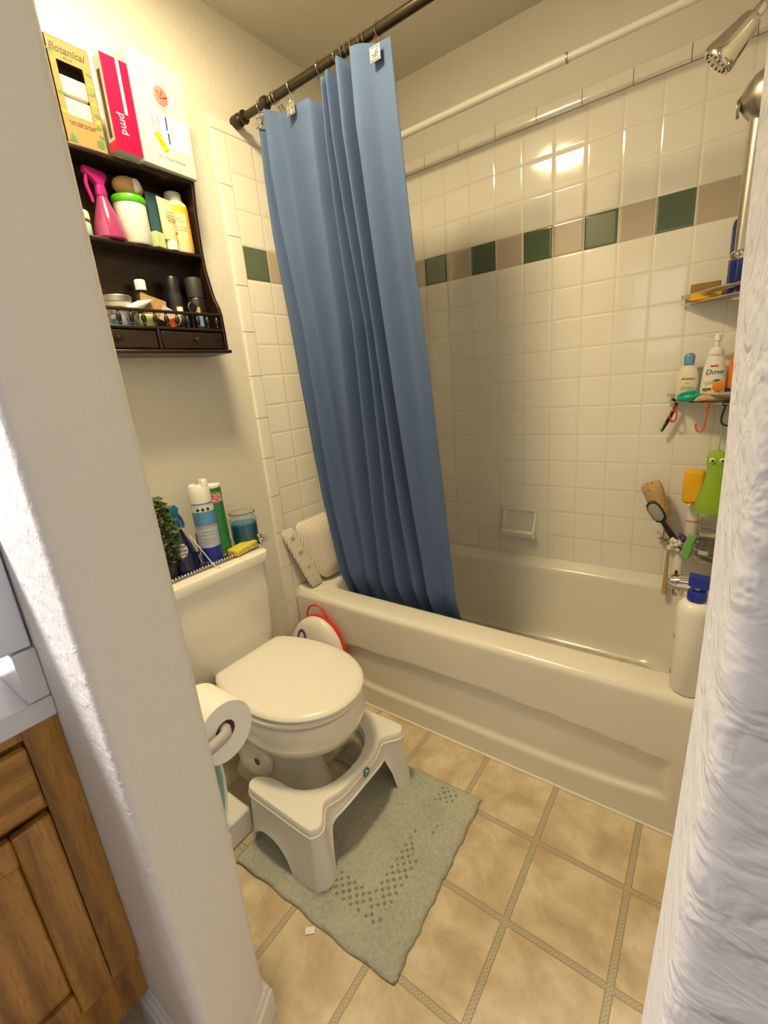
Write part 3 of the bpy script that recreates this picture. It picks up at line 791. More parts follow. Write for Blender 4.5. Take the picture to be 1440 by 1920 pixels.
# ------------------------------------------------------------------ bath pillow over the tub corner
bp = thing('bath_pillow', 'white mesh bath pillow hung on the tub end wall', 'bath pillow', (.03, -.62, .43), (0, 0, 0))
def pillow(y0, y1, z0, z1, skew0, skew1, thick, puff, n=40):
    """mesh cushion in the plane of the left wall; its sides lean along y with height"""
    bm = new_bm(); uv = bm.loops.layers.uv.new('UVMap'); F = []
    for s in (1, -1):
        V = []
        for j in range(n+1):
            row = []
            for i in range(n+1):
                u, v = i/n*2-1, j/n*2-1
                # rounded-rectangle mapping
                uu = u*math.sqrt(max(0, 1-.24*v**8)); vv = v*math.sqrt(max(0, 1-.16*u**8))
                e = (1-abs(u)**4)*(1-abs(v)**4)
                z = z0+(z1-z0)*(vv+1)/2; a = y0+skew0*(vv+1)/2; b = y1+skew1*(vv+1)/2
                y = a+(b-a)*(uu+1)/2
                z -= .10*(y-y0)*0
                x = s*(thick*min(1, 3*(1-max(abs(u), abs(v))))**.5*.5+puff*e*(1 if s > 0 else .2))
                row.append((bm.verts.new((x+.02+(.05*(1-(vv+1)/2))*1.0, y, z)), (y, z)))
            V.append(row)
        for j in range(n):
            for i in range(n):
                q = (V[j][i], V[j][i+1], V[j+1][i+1], V[j+1][i]); fc = bm.faces.new([a[0] for a in q])
                for l, a in zip(fc.loops, q): l[uv].uv = a[1]
    bmesh.ops.remove_doubles(bm, verts=bm.verts, dist=.0004)
    return bm
def side_pillow(y0, y1, z0, z1, sk, th, pf):
    bm = pillow(y0, y1, z0, z1, sk, sk, th, pf)
    return bm
obj('cushion', side_pillow(-.632, -.35, .455, .735, -.085, .020, .034), 'pillow_mesh', bp, world=True)
obj('suction_flap', side_pillow(-.700, -.626, .448, .725, -.085, .014, .006), 'pillow_mesh', bp, world=True)
for k in range(4):
    z = .485+.07*k; y = -.668-.085*(z-.45)/.28
    bm = new_bm(); xf(torus(bm, (0, 0, 0), .0095, .0022, 'z', 20, 6), Tr(.086-.17*(z-.448)*.99, y, z) @ R_('Y', 90+12)); ball(bm, (.087-.17*(z-.448), y, z), .005, 10, (.5, 1, 1)); obj('suction_cup', bm, 'foam_white', bp, world=True)
# ------------------------------------------------------------------ tray and things on the tank
ty = thing('tray', 'silver beaded vanity tray with scroll handle on the toilet tank', 'tray', (.10, -1.18, .7585))
bm = new_bm(); loft(bm, [[(x, y, z) for x, y in rrect(-a, .068+b, -.20-b, .188+b, .02, 5)] for a, b, z in ((.082, 0, 0), (.082, 0, .003), (.088, .006, .010), (.089, .008, .010), (.084, .0, .002))], True, True); obj('plate', bm, 'chrome', ty)
for k in range(46):
    if k % 1 == 0:
        bm = new_bm()
        break
for k in range(40): ball(bm, (.0755, -.20+.0098*k, .012), .0042, 8)
for k in range(16): ball(bm, (-.085+.0101*k, .196, .012), .0042, 8)
obj('beaded_rim', bm, 'chrome', ty)
bm = new_bm()
for i, (yy, zz, r) in enumerate(((.200, .020, .010), (.212, .014, .008), (.196, .034, .007))): torus(bm, (.055, yy, zz), r, .0025, 'x', 16, 6)
tube(bm, [(.06, .20, .008), (.06, .216, .010), (.058, .224, .018), (.055, .220, .028), (.05, .206, .036)], .0028, 8); ball(bm, (.06, .228, .018), .004, 8); obj('handle', bm, 'chrome', ty)
ZT0 = .7625
# aerosol can
a = thing('aerosol_can', 'tall blue and white disinfectant spray can on the tray', 'spray can', (.122, -1.153, ZT0), -25)
obj('can', lathe([(.030, 0), (.033, .003), (.033, .185), (.030, .193), (.026, .196)], 40), 'lysol_mid', a)
obj('lower_band', lathe([(.0334, .004), (.0334, .052)], 40, caps=(False, False)), 'lysol_navy', a)
obj('upper_band', lathe([(.0334, .125), (.0334, .168)], 40, caps=(False, False)), 'lysol_blue', a)
obj('pink_stripe', lathe([(.0336, .119), (.0336, .124)], 40, caps=(False, False)), 'pink_line', a)
obj('icon_band', lathe([(.0334, .169), (.0334, .184)], 40, caps=(False, False)), 'white_plastic', a)
for k in range(3):
    t = math.radians(-32+26*k); bm = xf(lathe([(.0, 0), (.0052, 0), (.0052, .0006), (.0, .0006)], 14), Tr(.0335*math.cos(t), .0335*math.sin(t), .1765) @ R_('Z', math.degrees(t)) @ R_('Y', 90)); obj('icon', bm, 'ink_dark', a)
for k, (zz, w) in enumerate(((.108, .034), (.098, .040), (.086, .030), (.078, .036), (.070, .028))):
    t0 = -w/.033/2; bm = lathe([(.0337, zz-.0028), (.0337, zz+.0028 if k < 2 else zz+.0006)], 16, a0=t0, a1=t0+w/.033, caps=(False, False)); obj('print_line', bm, 'white_card', a)
bm = new_bm(); lathe([(.0325, .196), (.0325, .215), (.031, .240), (.029, .246)], 36, bm, caps=(True, True))
obj('cap', bm, 'white_plastic', a)
bm = new_bm()
loft(bm, [[(r*math.cos(t), r*math.sin(t), z) for t in [math.radians(20+14*i) for i in range(11)]]+[(r*.62*math.cos(t), r*.62*math.sin(t), z) for t in [math.radians(160-14*i) for i in range(11)]] for r, z in ((.0295, .244), (.0285, .262), (.027, .264))]); obj('cap_guard', bm, 'white_plastic', a)
bm = new_bm(); loft(bm, [[(r*math.cos(t), r*math.sin(t), z) for t in [math.radians(200+14*i) for i in range(11)]]+[(r*.55*math.cos(t), r*.55*math.sin(t), z) for t in [math.radians(340-14*i) for i in range(11)]] for r, z in ((.0295, .244), (.0288, .250), (.027, .252))]); obj('cap_guard', bm, 'white_plastic', a)
# green cleanser can
g = thing('cleanser_can', 'green and red cardboard cleanser can behind the spray can', 'can', (.098, -1.098, ZT0), -20)
obj('can', lathe([(.031, 0), (.031, .228)], 40), 'can_green', g)
obj('top', lathe([(.0305, .2285), (.0318, .2285), (.0318, .236), (.029, .236), (.0285, .232), (0, .232)], 40), 'white_plastic', g)
obj('red_panel', lathe([(.0314, .178), (.0314, .212)], 20, a0=math.radians(-70), a1=math.radians(45), caps=(False, False)), 'can_red', g)
obj('gold_line', lathe([(.0316, .212), (.0316, .2135)], 20, a0=math.radians(-70), a1=math.radians(45), caps=(False, False)), 'leaf_yellow', g)
obj('bottom_ring', lathe([(.0316, 0), (.0316, .006)], 40, caps=(False, False)), 'tin', g)
text('lettering', '20%\nMORE', .018, 'white_card', g, Tr(0, 0, .195), wrap=.0316, ang=18, bold=.0006, spacing=.85)
# candle jar
c_ = thing('candle_jar', 'glass jar of blue candle wax on the tray', 'candle', (.112, -1.008, ZT0))
bm = lathe([(.0, 0.), (.042, 0), (.046, .005), (.0465, .080), (.0465, .090), (.041, .101), (.041, .107), (.0445, .112), (.0445, .119), (.042, .121), (.040, .118), (.0385, .104), (.044, .090), (.044, .006), (0, .004)], 40, caps=(False, False)); obj('jar', bm, 'clear_glass', c_)
obj('wax', lathe([(0, .0045), (.043, .0065), (.0432, .082), (0, .084)], 40, caps=(False, False)), 'wax_blue', c_)
obj('wick', T([(0, 0, .083), (.001, 0, .092)], .0008, 6), 'ink_black', c_)
# scrub sponge lying on the tray
tag(obj('sponge', xf(B(-.025, .025, -.050, .050, 0, .024), Tr(.152, -1.055, ZT0) @ R_('Z', 8) @ R_('X', 3)), 'scrub_sponge', bevel=.008, seg=3), 'yellow-green scrub sponge lying on the silver tray', 'sponge')
# dark blue spray bottle
s_ = thing('spray_bottle', 'dark blue cone spray bottle with handwritten oval label', 'spray bottle', (.112, -1.246, ZT0), 10)
obj('bottle', lathe([(.0, 0), (.046, 0), (.050, .004), (.047, .03), (.036, .075), (.020, .118), (.014, .135), (.013, .15)], 40), 'navy_bottle', s_)
obj('collar', lathe([(.016, .140), (.017, .143), (.015, .165), (.012, .168)], 24), 'sprayer_blue', s_)
bm = new_bm(); loft(bm, [[(x*sx+ox, y*sy+oy, z) for x, y in rrect(-1, 1, -1, 1, .4, 4)] for sx, sy, ox, oy, z in ((.010, .011, 0, 0, .165), (.011, .020, 0, -.006, .180), (.010, .030, 0, -.012, .196), (.007, .024, 0, -.014, .206))]); obj('sprayer_head', bm, 'sprayer_blue', s_)
bm = T([(.0, .010, .185), (.0, .022, .165), (.0, .028, .145), (.0, .026, .130)], .0045, 8); obj('trigger', bm, 'sprayer_blue', s_)
def cone_label(w, h, zc, R, slope, ang):
    bm = new_bm(); N = 28; c = bm.verts.new((0, 0, 0)); vs = []
    pts = [(0, 0)] + [(w*math.cos(2*PI*i/N), h*math.sin(2*PI*i/N)) for i in range(N)]
    vv = []
    for x, y in pts:
        r = R(zc+y)+.0012; a = math.radians(ang)+x/r; vv.append(bm.verts.new((r*math.cos(a), r*math.sin(a), zc+y)))
    bm.verts.remove(c)
    for i in range(N): bm.faces.new((vv[0], vv[1+i], vv[1+(i+1) % N]))
    return bm
RC = lambda z: .047-(z-.03)*.245 if z < .075 else .036-(z-.075)*.37
obj('label', cone_label(.0175, .0205, .073, RC, 0, -32), 'white_card', s_)
t_ = text('lettering', 'After\nPoop\nSpray', .013, 'ink_black', s_, shear=.3, spacing=.85)
for v in t_.data.vertices:
    z = .0735+v.co.y; r = RC(z)+.0018+v.co.z; an = math.radians(-32)+v.co.x/RC(.073); v.co = (r*math.cos(an), r*math.sin(an), z)
# dipped straw stick
tag(obj('plastic_stick', T([(.135, -1.222, .872), (.160, -1.205, .818), (.185, -1.188, .765), (.196, -1.182, .7615), (.203, -1.182, .7612)], .0016, 8), 'white_plastic'), 'thin white plastic stick leaning over the tray edge', 'stick')
tag(obj('soap_bar_box', B(.03, .085, -1.145, -1.095, ZT0, ZT0+.075), 'matte_black', bevel=.003), 'small black box behind the blue spray bottle', 'box')
# artificial plant
pl = thing('potted_plant', 'small bushy green artificial plant in a dark pot on the tank', 'plant', (.135, -1.316, .7625))
obj('pot', lathe([(.0, 0), (.030, 0), (.036, .05), (.038, .055), (.034, .055), (0, .05)], 28), 'matte_black', pl)
rnd = random.Random(3)
def leaves(n, m, zlo, zhi, rad):
    bm = new_bm()
    for k in range(n):
        z = rnd.uniform(zlo, zhi); f = 1-abs((z-.13)/.16)**2; a = rnd.uniform(0, 2*PI); r = rad*math.sqrt(rnd.uniform(.1, 1))*max(.25, f)
        c = Vector((r*math.cos(a), r*math.sin(a)*1.05, z)); L = rnd.uniform(.011, .018); W = L*.36
        d = Vector((math.cos(a+rnd.uniform(-.7, .7)), math.sin(a+rnd.uniform(-.7, .7)), rnd.uniform(-.1, .9))).normalized()
        s = d.cross(Vector((rnd.uniform(-1, 1), rnd.uniform(-1, 1), 1))).normalized(); u = s.cross(d)
        p = [c, c+d*L*.35+s*W, c+d*L*.75+s*W*.7, c+d*L, c+d*L*.75-s*W*.7, c+d*L*.35-s*W]
        mid = c+d*L*.5-u*W*.3; vm = bm.verts.new(mid); vs = [bm.verts.new(q) for q in p]
        for i in range(6): bm.faces.new((vm, vs[i], vs[(i+1) % 6]))
    return bm
o = obj('foliage', leaves(720, None, .05, .230, .050), 'leaf_green', pl, smooth=False); o['kind'] = 'stuff'
o = obj('dark_foliage', leaves(330, None, .03, .245, .044), 'leaf_dark', pl, smooth=False); o['kind'] = 'stuff'
bm = new_bm()
for k in range(14):
    a = 2*PI*k/14; h = rnd.uniform(.13, .235); rr = rnd.uniform(.01, .05); tube(bm, [(0, 0, .045), (rr*.6*math.cos(a), rr*.6*math.sin(a), h*.55), (rr*math.cos(a), rr*math.sin(a), h)], .0011, 5)
obj('stems', bm, 'stem', pl)
# ------------------------------------------------------------------ wall cabinet
CY0, CY1 = -1.395, -.952
cb = thing('wall_cabinet', 'dark walnut wall cabinet with open shelves, spindle rail and drawers', 'cabinet', (0, (CY0+CY1)/2, 1.403))
def side():
    prof = [(.001, 1.403), (.118, 1.403), (.120, 1.418), (.120, 1.46), (.118, 1.512), (.113, 1.535), (.100, 1.560), (.092, 1.585), (.084, 1.622), (.078, 1.65), (.076, 1.70), (.080, 1.80), (.090, 1.870), (.092, 1.884), (.001, 1.884)]
    return prof
for y in (CY0, CY1-.010):
    bm = new_bm(); loft(bm, [[(x, y+.0, z) for x, z in side()], [(x, y+.010, z) for x, z in side()]]); obj('side_panel', bm, 'dark_walnut', cb, world=True, bevel=.002)
obj('back_panel', B(.001, .006, CY0+.01, CY1-.01, 1.41, 1.88), 'dark_walnut', cb, world=True)
for nm, z0, x1 in (('top_board', 1.872, .092), ('shelf', 1.680, .078)):
    obj(nm, B(.001, x1, CY0+.010, CY1-.010, z0, z0+.011), 'dark_walnut', cb, world=True, bevel=.003)
obj('lower_shelf', B(.001, .121, CY0+.010, CY1-.010, 1.463, 1.472), 'dark_walnut', cb, world=True, bevel=.003)
obj('bottom_board', B(.001, .131, CY0-.004, CY1+.004, 1.399, 1.410), 'dark_walnut', cb, world=True, bevel=.004)
obj('rail', xf(lathe([(.0045, 0), (.0045, CY1-CY0-.02)], 12), Tr(.115, CY0+.01, 1.512) @ R_('X', -90)), 'dark_walnut', cb, world=True)
for k in range(13):
    y = -1.371+.0329*k
    bm = lathe([(.0022, .472), (.0042, .476), (.0028, .480), (.0065, .488), (.0070, .494), (.0045, .500), (.0026, .504), (.0038, .508)], 12, c=(.115, y)); xf(bm, Tr(0, 0, 1)); obj('spindle', bm, 'dark_walnut', cb, world=True)
for y0, y1, kn in ((-1.380, -1.182, -1.290), (-1.166, -.968, -1.064)):
    dr = obj('drawer', B(.02, .119, y0, y1, 1.413, 1.460), 'dark_walnut', cb, world=True, bevel=.002)
    bm = xf(lathe([(.0035, 0), (.0035, .005), (.007, .010), (.0075, .014), (.005, .018), (0, .019)], 20), Tr(.119, kn, 1.437) @ R_('Y', 90)); xf(bm, root_mtx(cb).inverted()); obj('knob', bm, 'dark_walnut', dr)
obj('drawer_divider', B(.02, .121, -1.179, -1.169, 1.410, 1.464), 'dark_walnut', cb, world=True, bevel=.002)
# ---- things on top of the cabinet (top face z = 1.884)
ZC = 1.884
def bxs(r, m, x0, x1, y0, y1, z0, z1, bevel=.0015, name='box'): return obj(name, B(x0, x1, y0, y1, z0, z1), m, r, bevel=bevel)
b = thing('carton', 'black carton with a white label at the left end of the cabinet top', 'box', (.05, -1.318, ZC))
bxs(b, 'matte_black', -.04, .045, -.065, .031, 0, .205, name='body'); bxs(b, 'white_card', .0452, .0456, -.03, .0250, .085, .150, 0, 'label')
b = thing('soap_carton', 'brown kraft box of stacked soap bars with leaf print', 'box', (.045, -1.234, ZC))
W = .046
bm = new_bm(); box(bm, -.035, .038, -W, W, 0, .0005)
for args in ((-.035, .038, -W, -W+.001, 0, .213), (-.035, .038, W-.001, W, 0, .213), (-.035, -.034, -W, W, 0, .213), (-.035, .038, -W, W, .212, .213), (.037, .038, -W, W, 0, .062), (.037, .038, -W, W, .170, .213), (.037, .038, -W, -.031, .062, .170), (.037, .038, .026, W, .062, .170)): box(bm, *args)
obj('carton_shell', bm, 'kraft', b, smooth=False)
for z0 in (.060, .104): bxs(b, 'soap_block', -.015, .036, -.032, .028, z0, z0+.040, .004, 'soap_bar')
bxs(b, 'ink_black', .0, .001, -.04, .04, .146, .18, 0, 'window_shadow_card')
text('lettering', 'Botanical', .021, 'ink_dark', b, Tr(.0384, -.004, .192) @ FACE_X, shear=.25, bold=.0004)
text('small_print', 'SOAP', .008, 'leaf_print', b, Tr(.0384, -.004, .1775) @ FACE_X, bold=.0003)
text('small_print', 'PLANT BASED SOAP BARS\nFOR HAND AND BODY', .0052, 'ink_dark', b, Tr(.0384, -.002, .046) @ FACE_X)
def leafprint(m, spots, L):
    for y, z, a in spots:
        bm = new_bm(); c0 = bm.verts.new((.0385, y, z)); ring = []
        for q in (-55, 0, 55):
            t = math.radians(a+q); d = (math.cos(t), math.sin(t)); s = (-d[1], d[0])
            P = [bm.verts.new((.0385, y+L*(u*d[0]+v*s[0]), z+L*(u*d[1]+v*s[1]))) for u, v in ((.45, -.22), (1, 0), (.45, .22))]
            bm.faces.new([c0]+P)
        obj('printed_leaf', bm, m, b, smooth=False)
leafprint('leaf_print', [(-.040, .180, 90), (.036, .160, 70), (.038, .120, 110), (.037, .075, 80), (.036, .050, 100), (.038, .030, 60), (-.035, .10, 90)], .012)
leafprint('leaf_yellow', [(.037, .138, 85), (.036, .098, 80), (.038, .062, 100), (-.038, .062, 90)], .010)
bm = new_bm(); bm.faces.new([bm.verts.new((.0386, y, z)) for y, z in ((-.042, .006), (-.022, .006), (-.032, .026))]); obj('triangle_mark', bm, 'leaf_print', b)
bm = xf(lathe([(0, 0), (.0095, 0), (.0095, .0004), (0, .0005)], 20), Tr(.0382, .032, .018) @ R_('Y', 90)); obj('round_mark', bm, 'leaf_print', b)
b = thing('pink_carton', 'bright pink and white device box between the soap and white boxes', 'box', (.112, -1.152, ZC), (0, 1.5, 0))
bxs(b, 'white_card', -.022, .0115, -.033, .033, 0.001, .200, .0008, 'body'); bxs(b, 'pink_box', .0115, .0128, -.0332, .0332, .0015, .200, .0005, 'front_face'); bxs(b, 'white_card', .0129, .0132, .004, .012, .085, .199, 0, 'stripe')
bxs(b, 'ink_dark', -.012, .002, -.0335, -.0331, .03, .17, 0, 'side_print')
bxs(b, 'pink_box', -.022, .0115, -.0335, -.033, .001, .022, 0, 'side_foot')
t_ = text('lettering', 'pmd', .026, 'white_card', b, Tr(.0132, -.004, .062) @ FACE_X @ R_('Z', -90), bold=.0002)
b = thing('white_carton', 'large white steamer box with shipping label on the cabinet top', 'box', (.07, -1.030, ZC), (-1.6, 0, 2))
bxs(b, 'white_card', -.045, .036, -.078, .080, .0005, .256, .0015, 'body')
# worn label, flower-like rose device picture
bm = new_bm(); loft(bm, [[(.0363+d, .001+.021*k*math.cos(t), .176+.023*k*math.sin(t)) for t in [2*PI*i/28 for i in range(28)]] for d, k in ((0, 1), (.0004, .96))]); xf(bm, Matrix()); obj('device_picture', bm, 'rose', b)
bm = new_bm()
for a in (20, 75, 130): tube(bm, [(.037, .001-.004, .170), (.037, .001+.017*math.cos(math.radians(a)), .172+.018*math.sin(math.radians(a)))], [.0006, .0024], 6)
obj('device_petals', bm, 'rose_dark', b)
bxs(b, 'ink_grey', .0362, .0364, -.004, .012, .140, .151, 0, 'device_foot')
bxs(b, 'paper', .0362, .0366, -.043, .070, .056, .132, 0, 'shipping_label')
bm = new_bm()
rb = random.Random(5)
for k in range(26): w = rb.choice((.0005, .0009, .0013)); box(bm, .0367, .0369, -.026, -.014, .062+k*.0026, .062+k*.0026+w)
for k in range(16): w = rb.choice((.0004, .0008)); box(bm, .0367, .0369, .016, .024, .080+k*.0028, .080+k*.0028+w)
for k in range(7): box(bm, .0367, .0369, -.040, -.032, .086+k*.006, .0875+k*.006)
obj('barcode', bm, 'ink_dark', b, smooth=False)
bxs(b, 'ink_blue', .0367, .0369, .002, .007, .098, .130, 0, 'blue_bar'); bxs(b, 'ink_blue', .0367, .0369, .004, .009, .066, .092, 0, 'blue_bar')
bm = B(.0369, .0373, -.009, .009, -.022, .022); xf(bm, Tr(0, -.020, .064) @ R_('X', 38)); obj('price_sticker', bm, 'yellow_label', b)
t_ = text('small_print', 'C-8-20', .008, 'ink_dark', b, Tr(.0376, -.020, .064) @ R_('X', -52+0) @ FACE_X)
text('lettering', 'Ionic Facial Steamer', .0105, 'ink_grey', b, Tr(.0366, .006, .030) @ FACE_X)
# ---- things on the middle shelf (top z = 1.691)
ZS = 1.691
b = thing('cream_jar', 'mint jar with pale cream lid at the left of the middle shelf', 'jar', (.045, -1.285, ZS))
obj('jar', lathe([(0, 0), (.026, 0), (.028, .004), (.028, .030), (.026, .036)], 28), 'mint', b); obj('lid', lathe([(.0285, .037), (.0285, .054), (.027, .057), (0, .057)], 28), 'rose' if False else 'cream_plastic', b)
obj('dark_band', lathe([(.0286, .030), (.0286, .0355)], 28, caps=(False, False)), 'ink_dark', b)
b = thing('spray_bottle', 'magenta cone spray bottle on the middle shelf', 'spray bottle', (.048, -1.212, ZS), 10)
obj('bottle', lathe([(.0, 0), (.036, 0), (.039, .004), (.037, .022), (.028, .055), (.018, .085), (.011, .108), (.010, .118)], 36), 'pink_clear', b)
obj('liquid', lathe([(.0, .001), (.0345, .0012), (.0365, .005), (.0345, .022), (.032, .031), (0, .031)], 36), 'magenta', b)
obj('collar', lathe([(.0135, .105), (.0145, .108), (.0125, .128), (.010, .130)], 20), 'magenta', b)
bm = new_bm(); loft(bm, [[(x*sx, y*sy+oy, z) for x, y in rrect(-1, 1, -1, 1, .4, 4)] for sx, sy, oy, z in ((.008, .009, 0, .128), (.010, .018, -.004, .140), (.010, .032, -.008, .153), (.007, .028, -.010, .163))]); obj('sprayer_head', bm, 'magenta', b)
obj('trigger', T([(0, -.030, .150), (.0, -.036, .125), (0, -.030, .098), (0, -.028, .085)], [.004, .0045, .004, .003], 8), 'magenta', b)
b = thing('lidded_tub', 'white tub with lime green lid on the middle shelf', 'tub', (.044, -1.140, ZS))
obj('body', lathe([(0, 0), (.038, 0), (.041, .004), (.041, .100)], 36), 'white_plastic', b); obj('lid', lathe([(.0425, .100), (.0435, .102), (.0435, .114), (.041, .118), (0, .118)], 36), 'green_lid', b)
b = thing('wooden_brush', 'tan rounded brush lying on the lime green lid', 'brush', (.046, -1.135, ZS+.1185))
bm = new_bm(); ball(bm, (0, 0, .026), .03, 20, (.95, 1.35, .86)); obj('body', bm, 'tan', b); bm = new_bm(); ball(bm, (.021, .012, .027), .014, 14, (.7, 1, 1.3)); obj('inner_pad', bm, 'clear_grey', b)
tag(obj('carton', B(.012, .055, -1.094, -1.050, ZS, ZS+.145), 'teal_box', bevel=.001), 'tall dark teal carton behind the cream tube', 'box')
tag(obj('soap_box', xf(B(-.014, .014, -.017, .017, 0, .040), Tr(.062, -1.088, ZS) @ R_('Z', 20)), 'pale_green', bevel=.002), 'small pale green box on the shelf edge by the cream tube', 'box')
b = thing('cream_tube', 'cream squeeze tube standing on its white cap on the shelf', 'tube', (.064, -1.046, ZS), 12)
bm = new_bm(); loft(bm, [[(x, y, z) for x, y in [(a*math.cos(t), w*math.sin(t)) for t in [2*PI*i/28 for i in range(28)]]] for a, w, z in ((.015, .020, .026), (.0155, .0215, .03), (.013, .0235, .07), (.007, .025, .11), (.002, .026, .128), (.0015, .026, .134))]); obj('body', bm, 'cream_tube', b)
obj('cap', lathe([(0, 0), (.016, 0), (.017, .003), (.016, .026)], 24), 'white_plastic', b)
text('small_print', 'nourishing\nbody cream\nwith honey\nand oats', .0075, 'ink_dark', b, Tr(.0155, 0, .085) @ FACE_X)
bm = new_bm(); ball(bm, (.0165, .010, .045), .004, 10, (.3, 1, 1)); obj('red_mark', bm, 'red_plastic', b)
b = thing('lotion_bottle', 'yellow and cream bottle at the right end of the middle shelf', 'bottle', (.040, -1.000, ZS))
obj('body', lathe([(0, 0), (.033, 0), (.035, .004), (.035, .120), (.033, .132), (.027, .138)], 36), 'yellow_bottle', b); obj('cap', lathe([(.024, .1385), (.024, .158), (.022, .163), (0, .163)], 28), 'clear_grey', b)
obj('side_graphic', lathe([(.0353, .012), (.0353, .122)], 14, a0=math.radians(15), a1=math.radians(75), caps=(False, False)), 'orange_yellow', b)
obj('top_graphic', lathe([(.0352, .104), (.0352, .124)], 20, a0=math.radians(-100), a1=math.radians(15), caps=(False, False)), 'orange_yellow', b)
text('small_print', 'gentle\nmoisture\n\nlotion for dry\nsensitive skin', .0075, 'ink_grey', b, Tr(0, 0, .075), wrap=.0353, ang=-22)
# ---- things on the lower shelf (z = 1.472) behind the spindle rail
ZL = 1.472
b = thing('paper_cups', 'stack of white paper cups at the left of the lower shelf', 'cups', (.045, -1.318, ZL)); bm = new_bm()
for k in range(10): lathe([(.026, .055+k*.008), (.030, .060+k*.008), (.0315, .062+k*.008), (.030, .064+k*.008)], 24, bm, caps=(True, True))
lathe([(.022, 0), (.027, .056)], 24, bm); obj('cups', bm, 'paper', b)
b = thing('tin', 'pair of round silver tins on the lower shelf, lower one', 'tin', (.058, -1.236, ZL))
obj('body', lathe([(0, 0), (.042, 0), (.043, .003), (.043, .030)], 36), 'tin', b); obj('lid', lathe([(.0445, .030), (.0445, .045), (.042, .048), (.03, .050), (0, .050)], 36), 'tin', b)
b = thing('tin', 'round silver tin stacked on another tin, topmost', 'tin', (.056, -1.240, ZL+.0505))
obj('body', lathe([(0, 0), (.036, 0), (.037, .003), (.037, .014)], 36), 'clear_grey', b); obj('lid', lathe([(.0385, .014), (.0385, .027), (.036, .030), (0, .031)], 36), 'tin', b)
b = thing('medicine_bottle', 'dark medicine bottle with white screw cap on the lower shelf', 'bottle', (.045, -1.158, ZL))
obj('bottle', lathe([(0, 0), (.020, 0), (.021, .003), (.021, .075), (.018, .090), (.011, .098), (.011, .105)], 28), 'matte_black', b); obj('cap', lathe([(.0145, .105), (.0145, .130), (.013, .132), (0, .132)], 24), 'white_plastic', b)
b = thing('squeeze_tube', 'white squeeze tube lying across the lower shelf rail', 'tube', (.088, -1.195, ZL+.058), (22, 0, 15))
bm = new_bm(); loft(bm, [[(a*math.cos(t), y, w*math.sin(t)) for t in [2*PI*i/20 for i in range(20)]] for a, w, y in ((.008, .008, -.045), (.010, .010, -.040), (.011, .011, .0), (.012, .004, .035), (.012, .0012, .042))]); obj('body', bm, 'white_plastic', b)
obj('nozzle', xf(lathe([(.004, 0), (.003, .004), (0, .0042)], 14), Tr(0, -.0445, 0) @ R_('X', 90)), 'ink_black', b)
tag(obj('paper_packet', xf(B(-.0012, .0012, -.036, .036, -.030, .032), Tr(.078, -1.150, ZL+.055) @ R_('Y', -14) @ R_('X', -16)), 'kraft', bevel=.001), 'brown kraft paper packet leaning behind the spindle rail', 'packet')
tag(obj('folded_card', xf(B(-.001, .001, -.030, .028, -.02, .022), Tr(.098, -1.115, ZL+.028) @ R_('X', -25)), 'white_card'), 'white printed leaflet tucked behind the spindles', 'leaflet')
for i, (y, x, m_, lab) in enumerate(((-1.268, .097, 'sky_blue', 'leftmost bright blue jar lid behind the spindles'), (-1.232, .097, 'sky_blue', 'second bright blue jar behind the spindles, under the tins'))):
    b = thing('small_jar', lab, 'jar', (x-.006, y, ZL)); obj('body', lathe([(0, 0), (.012, 0), (.0125, .016)], 18), m_, b); obj('lid', lathe([(.0132, .016), (.0132, .026), (0, .027)], 18), 'mint', b)
tag(obj('soap_bar', xf(B(-.008, .008, -.022, .022, 0, .034), Tr(.094, -1.185, ZL)), 'pale_green', bevel=.005), 'pale green packet low behind the middle spindles', 'packet')
tag(obj('orange_clip', xf(B(-.006, .006, -.016, .010, 0, .030), Tr(.098, -1.106, ZL) @ R_('X', 14)), 'orange', bevel=.005), 'orange plastic piece low behind the spindle rail', 'clip')
b = thing('deodorant_stick', 'matte black cylinder bottle standing mid lower shelf', 'bottle', (.050, -1.062, ZL)); obj('body', lathe([(0, 0), (.019, 0), (.020, .003), (.020, .105)], 28), 'matte_black', b); obj('cap', lathe([(.0185, .1052), (.0185, .146), (.016, .150), (0, .150)], 28), 'black_plastic', b)
b = thing('spray_can', 'black spray can with a yellow and blue print at the lower shelf end', 'can', (.052, -.992, ZL)); obj('body', lathe([(0, 0), (.025, 0), (.026, .003), (.026, .090), (.023, .096)], 32), 'black_plastic', b); obj('cap', lathe([(.0245, .097), (.0245, .150), (.022, .154), (0, .154)], 32), 'matte_black', b)
bm = lathe([(.0263, .050), (.0263, .068)], 6, a0=math.radians(-38), a1=math.radians(-20), caps=(False, False)); obj('yellow_print', bm, 'leaf_yellow', b)
bm = lathe([(.0263, .012), (.0263, .044)], 6, a0=math.radians(-34), a1=math.radians(-10), caps=(False, False)); obj('blue_print', bm, 'sky_blue', b)
b = thing('small_bottle', 'tiny dark bottle with white cap behind the spindle rail', 'bottle', (.090, -1.078, ZL)); obj('bottle', lathe([(0, 0), (.011, 0), (.012, .002), (.012, .034), (.008, .040)], 20), 'matte_black', b); obj('cap', lathe([(.009, .040), (.009, .060), (0, .061)], 18), 'white_plastic', b)
b = thing('compact_mirror', 'round black compact standing between the two black bottles', 'compact', (.080, -1.032, ZL+.062), (0, 0, 8)); bm = xf(lathe([(0, 0), (.017, 0), (.018, .002), (.018, .006), (0, .007)], 28), R_('Y', 90)); obj('case', bm, 'black_plastic', b); bm = new_bm(); torus(bm, (.0065, 0, 0), .0155, .001, 'x', 28, 6); obj('rim', bm, 'tin', b)
bm = T([(-.003, 0, -.018), (-.003, 0, -.062)], .003, 8); obj('stand', bm, 'black_plastic', b)
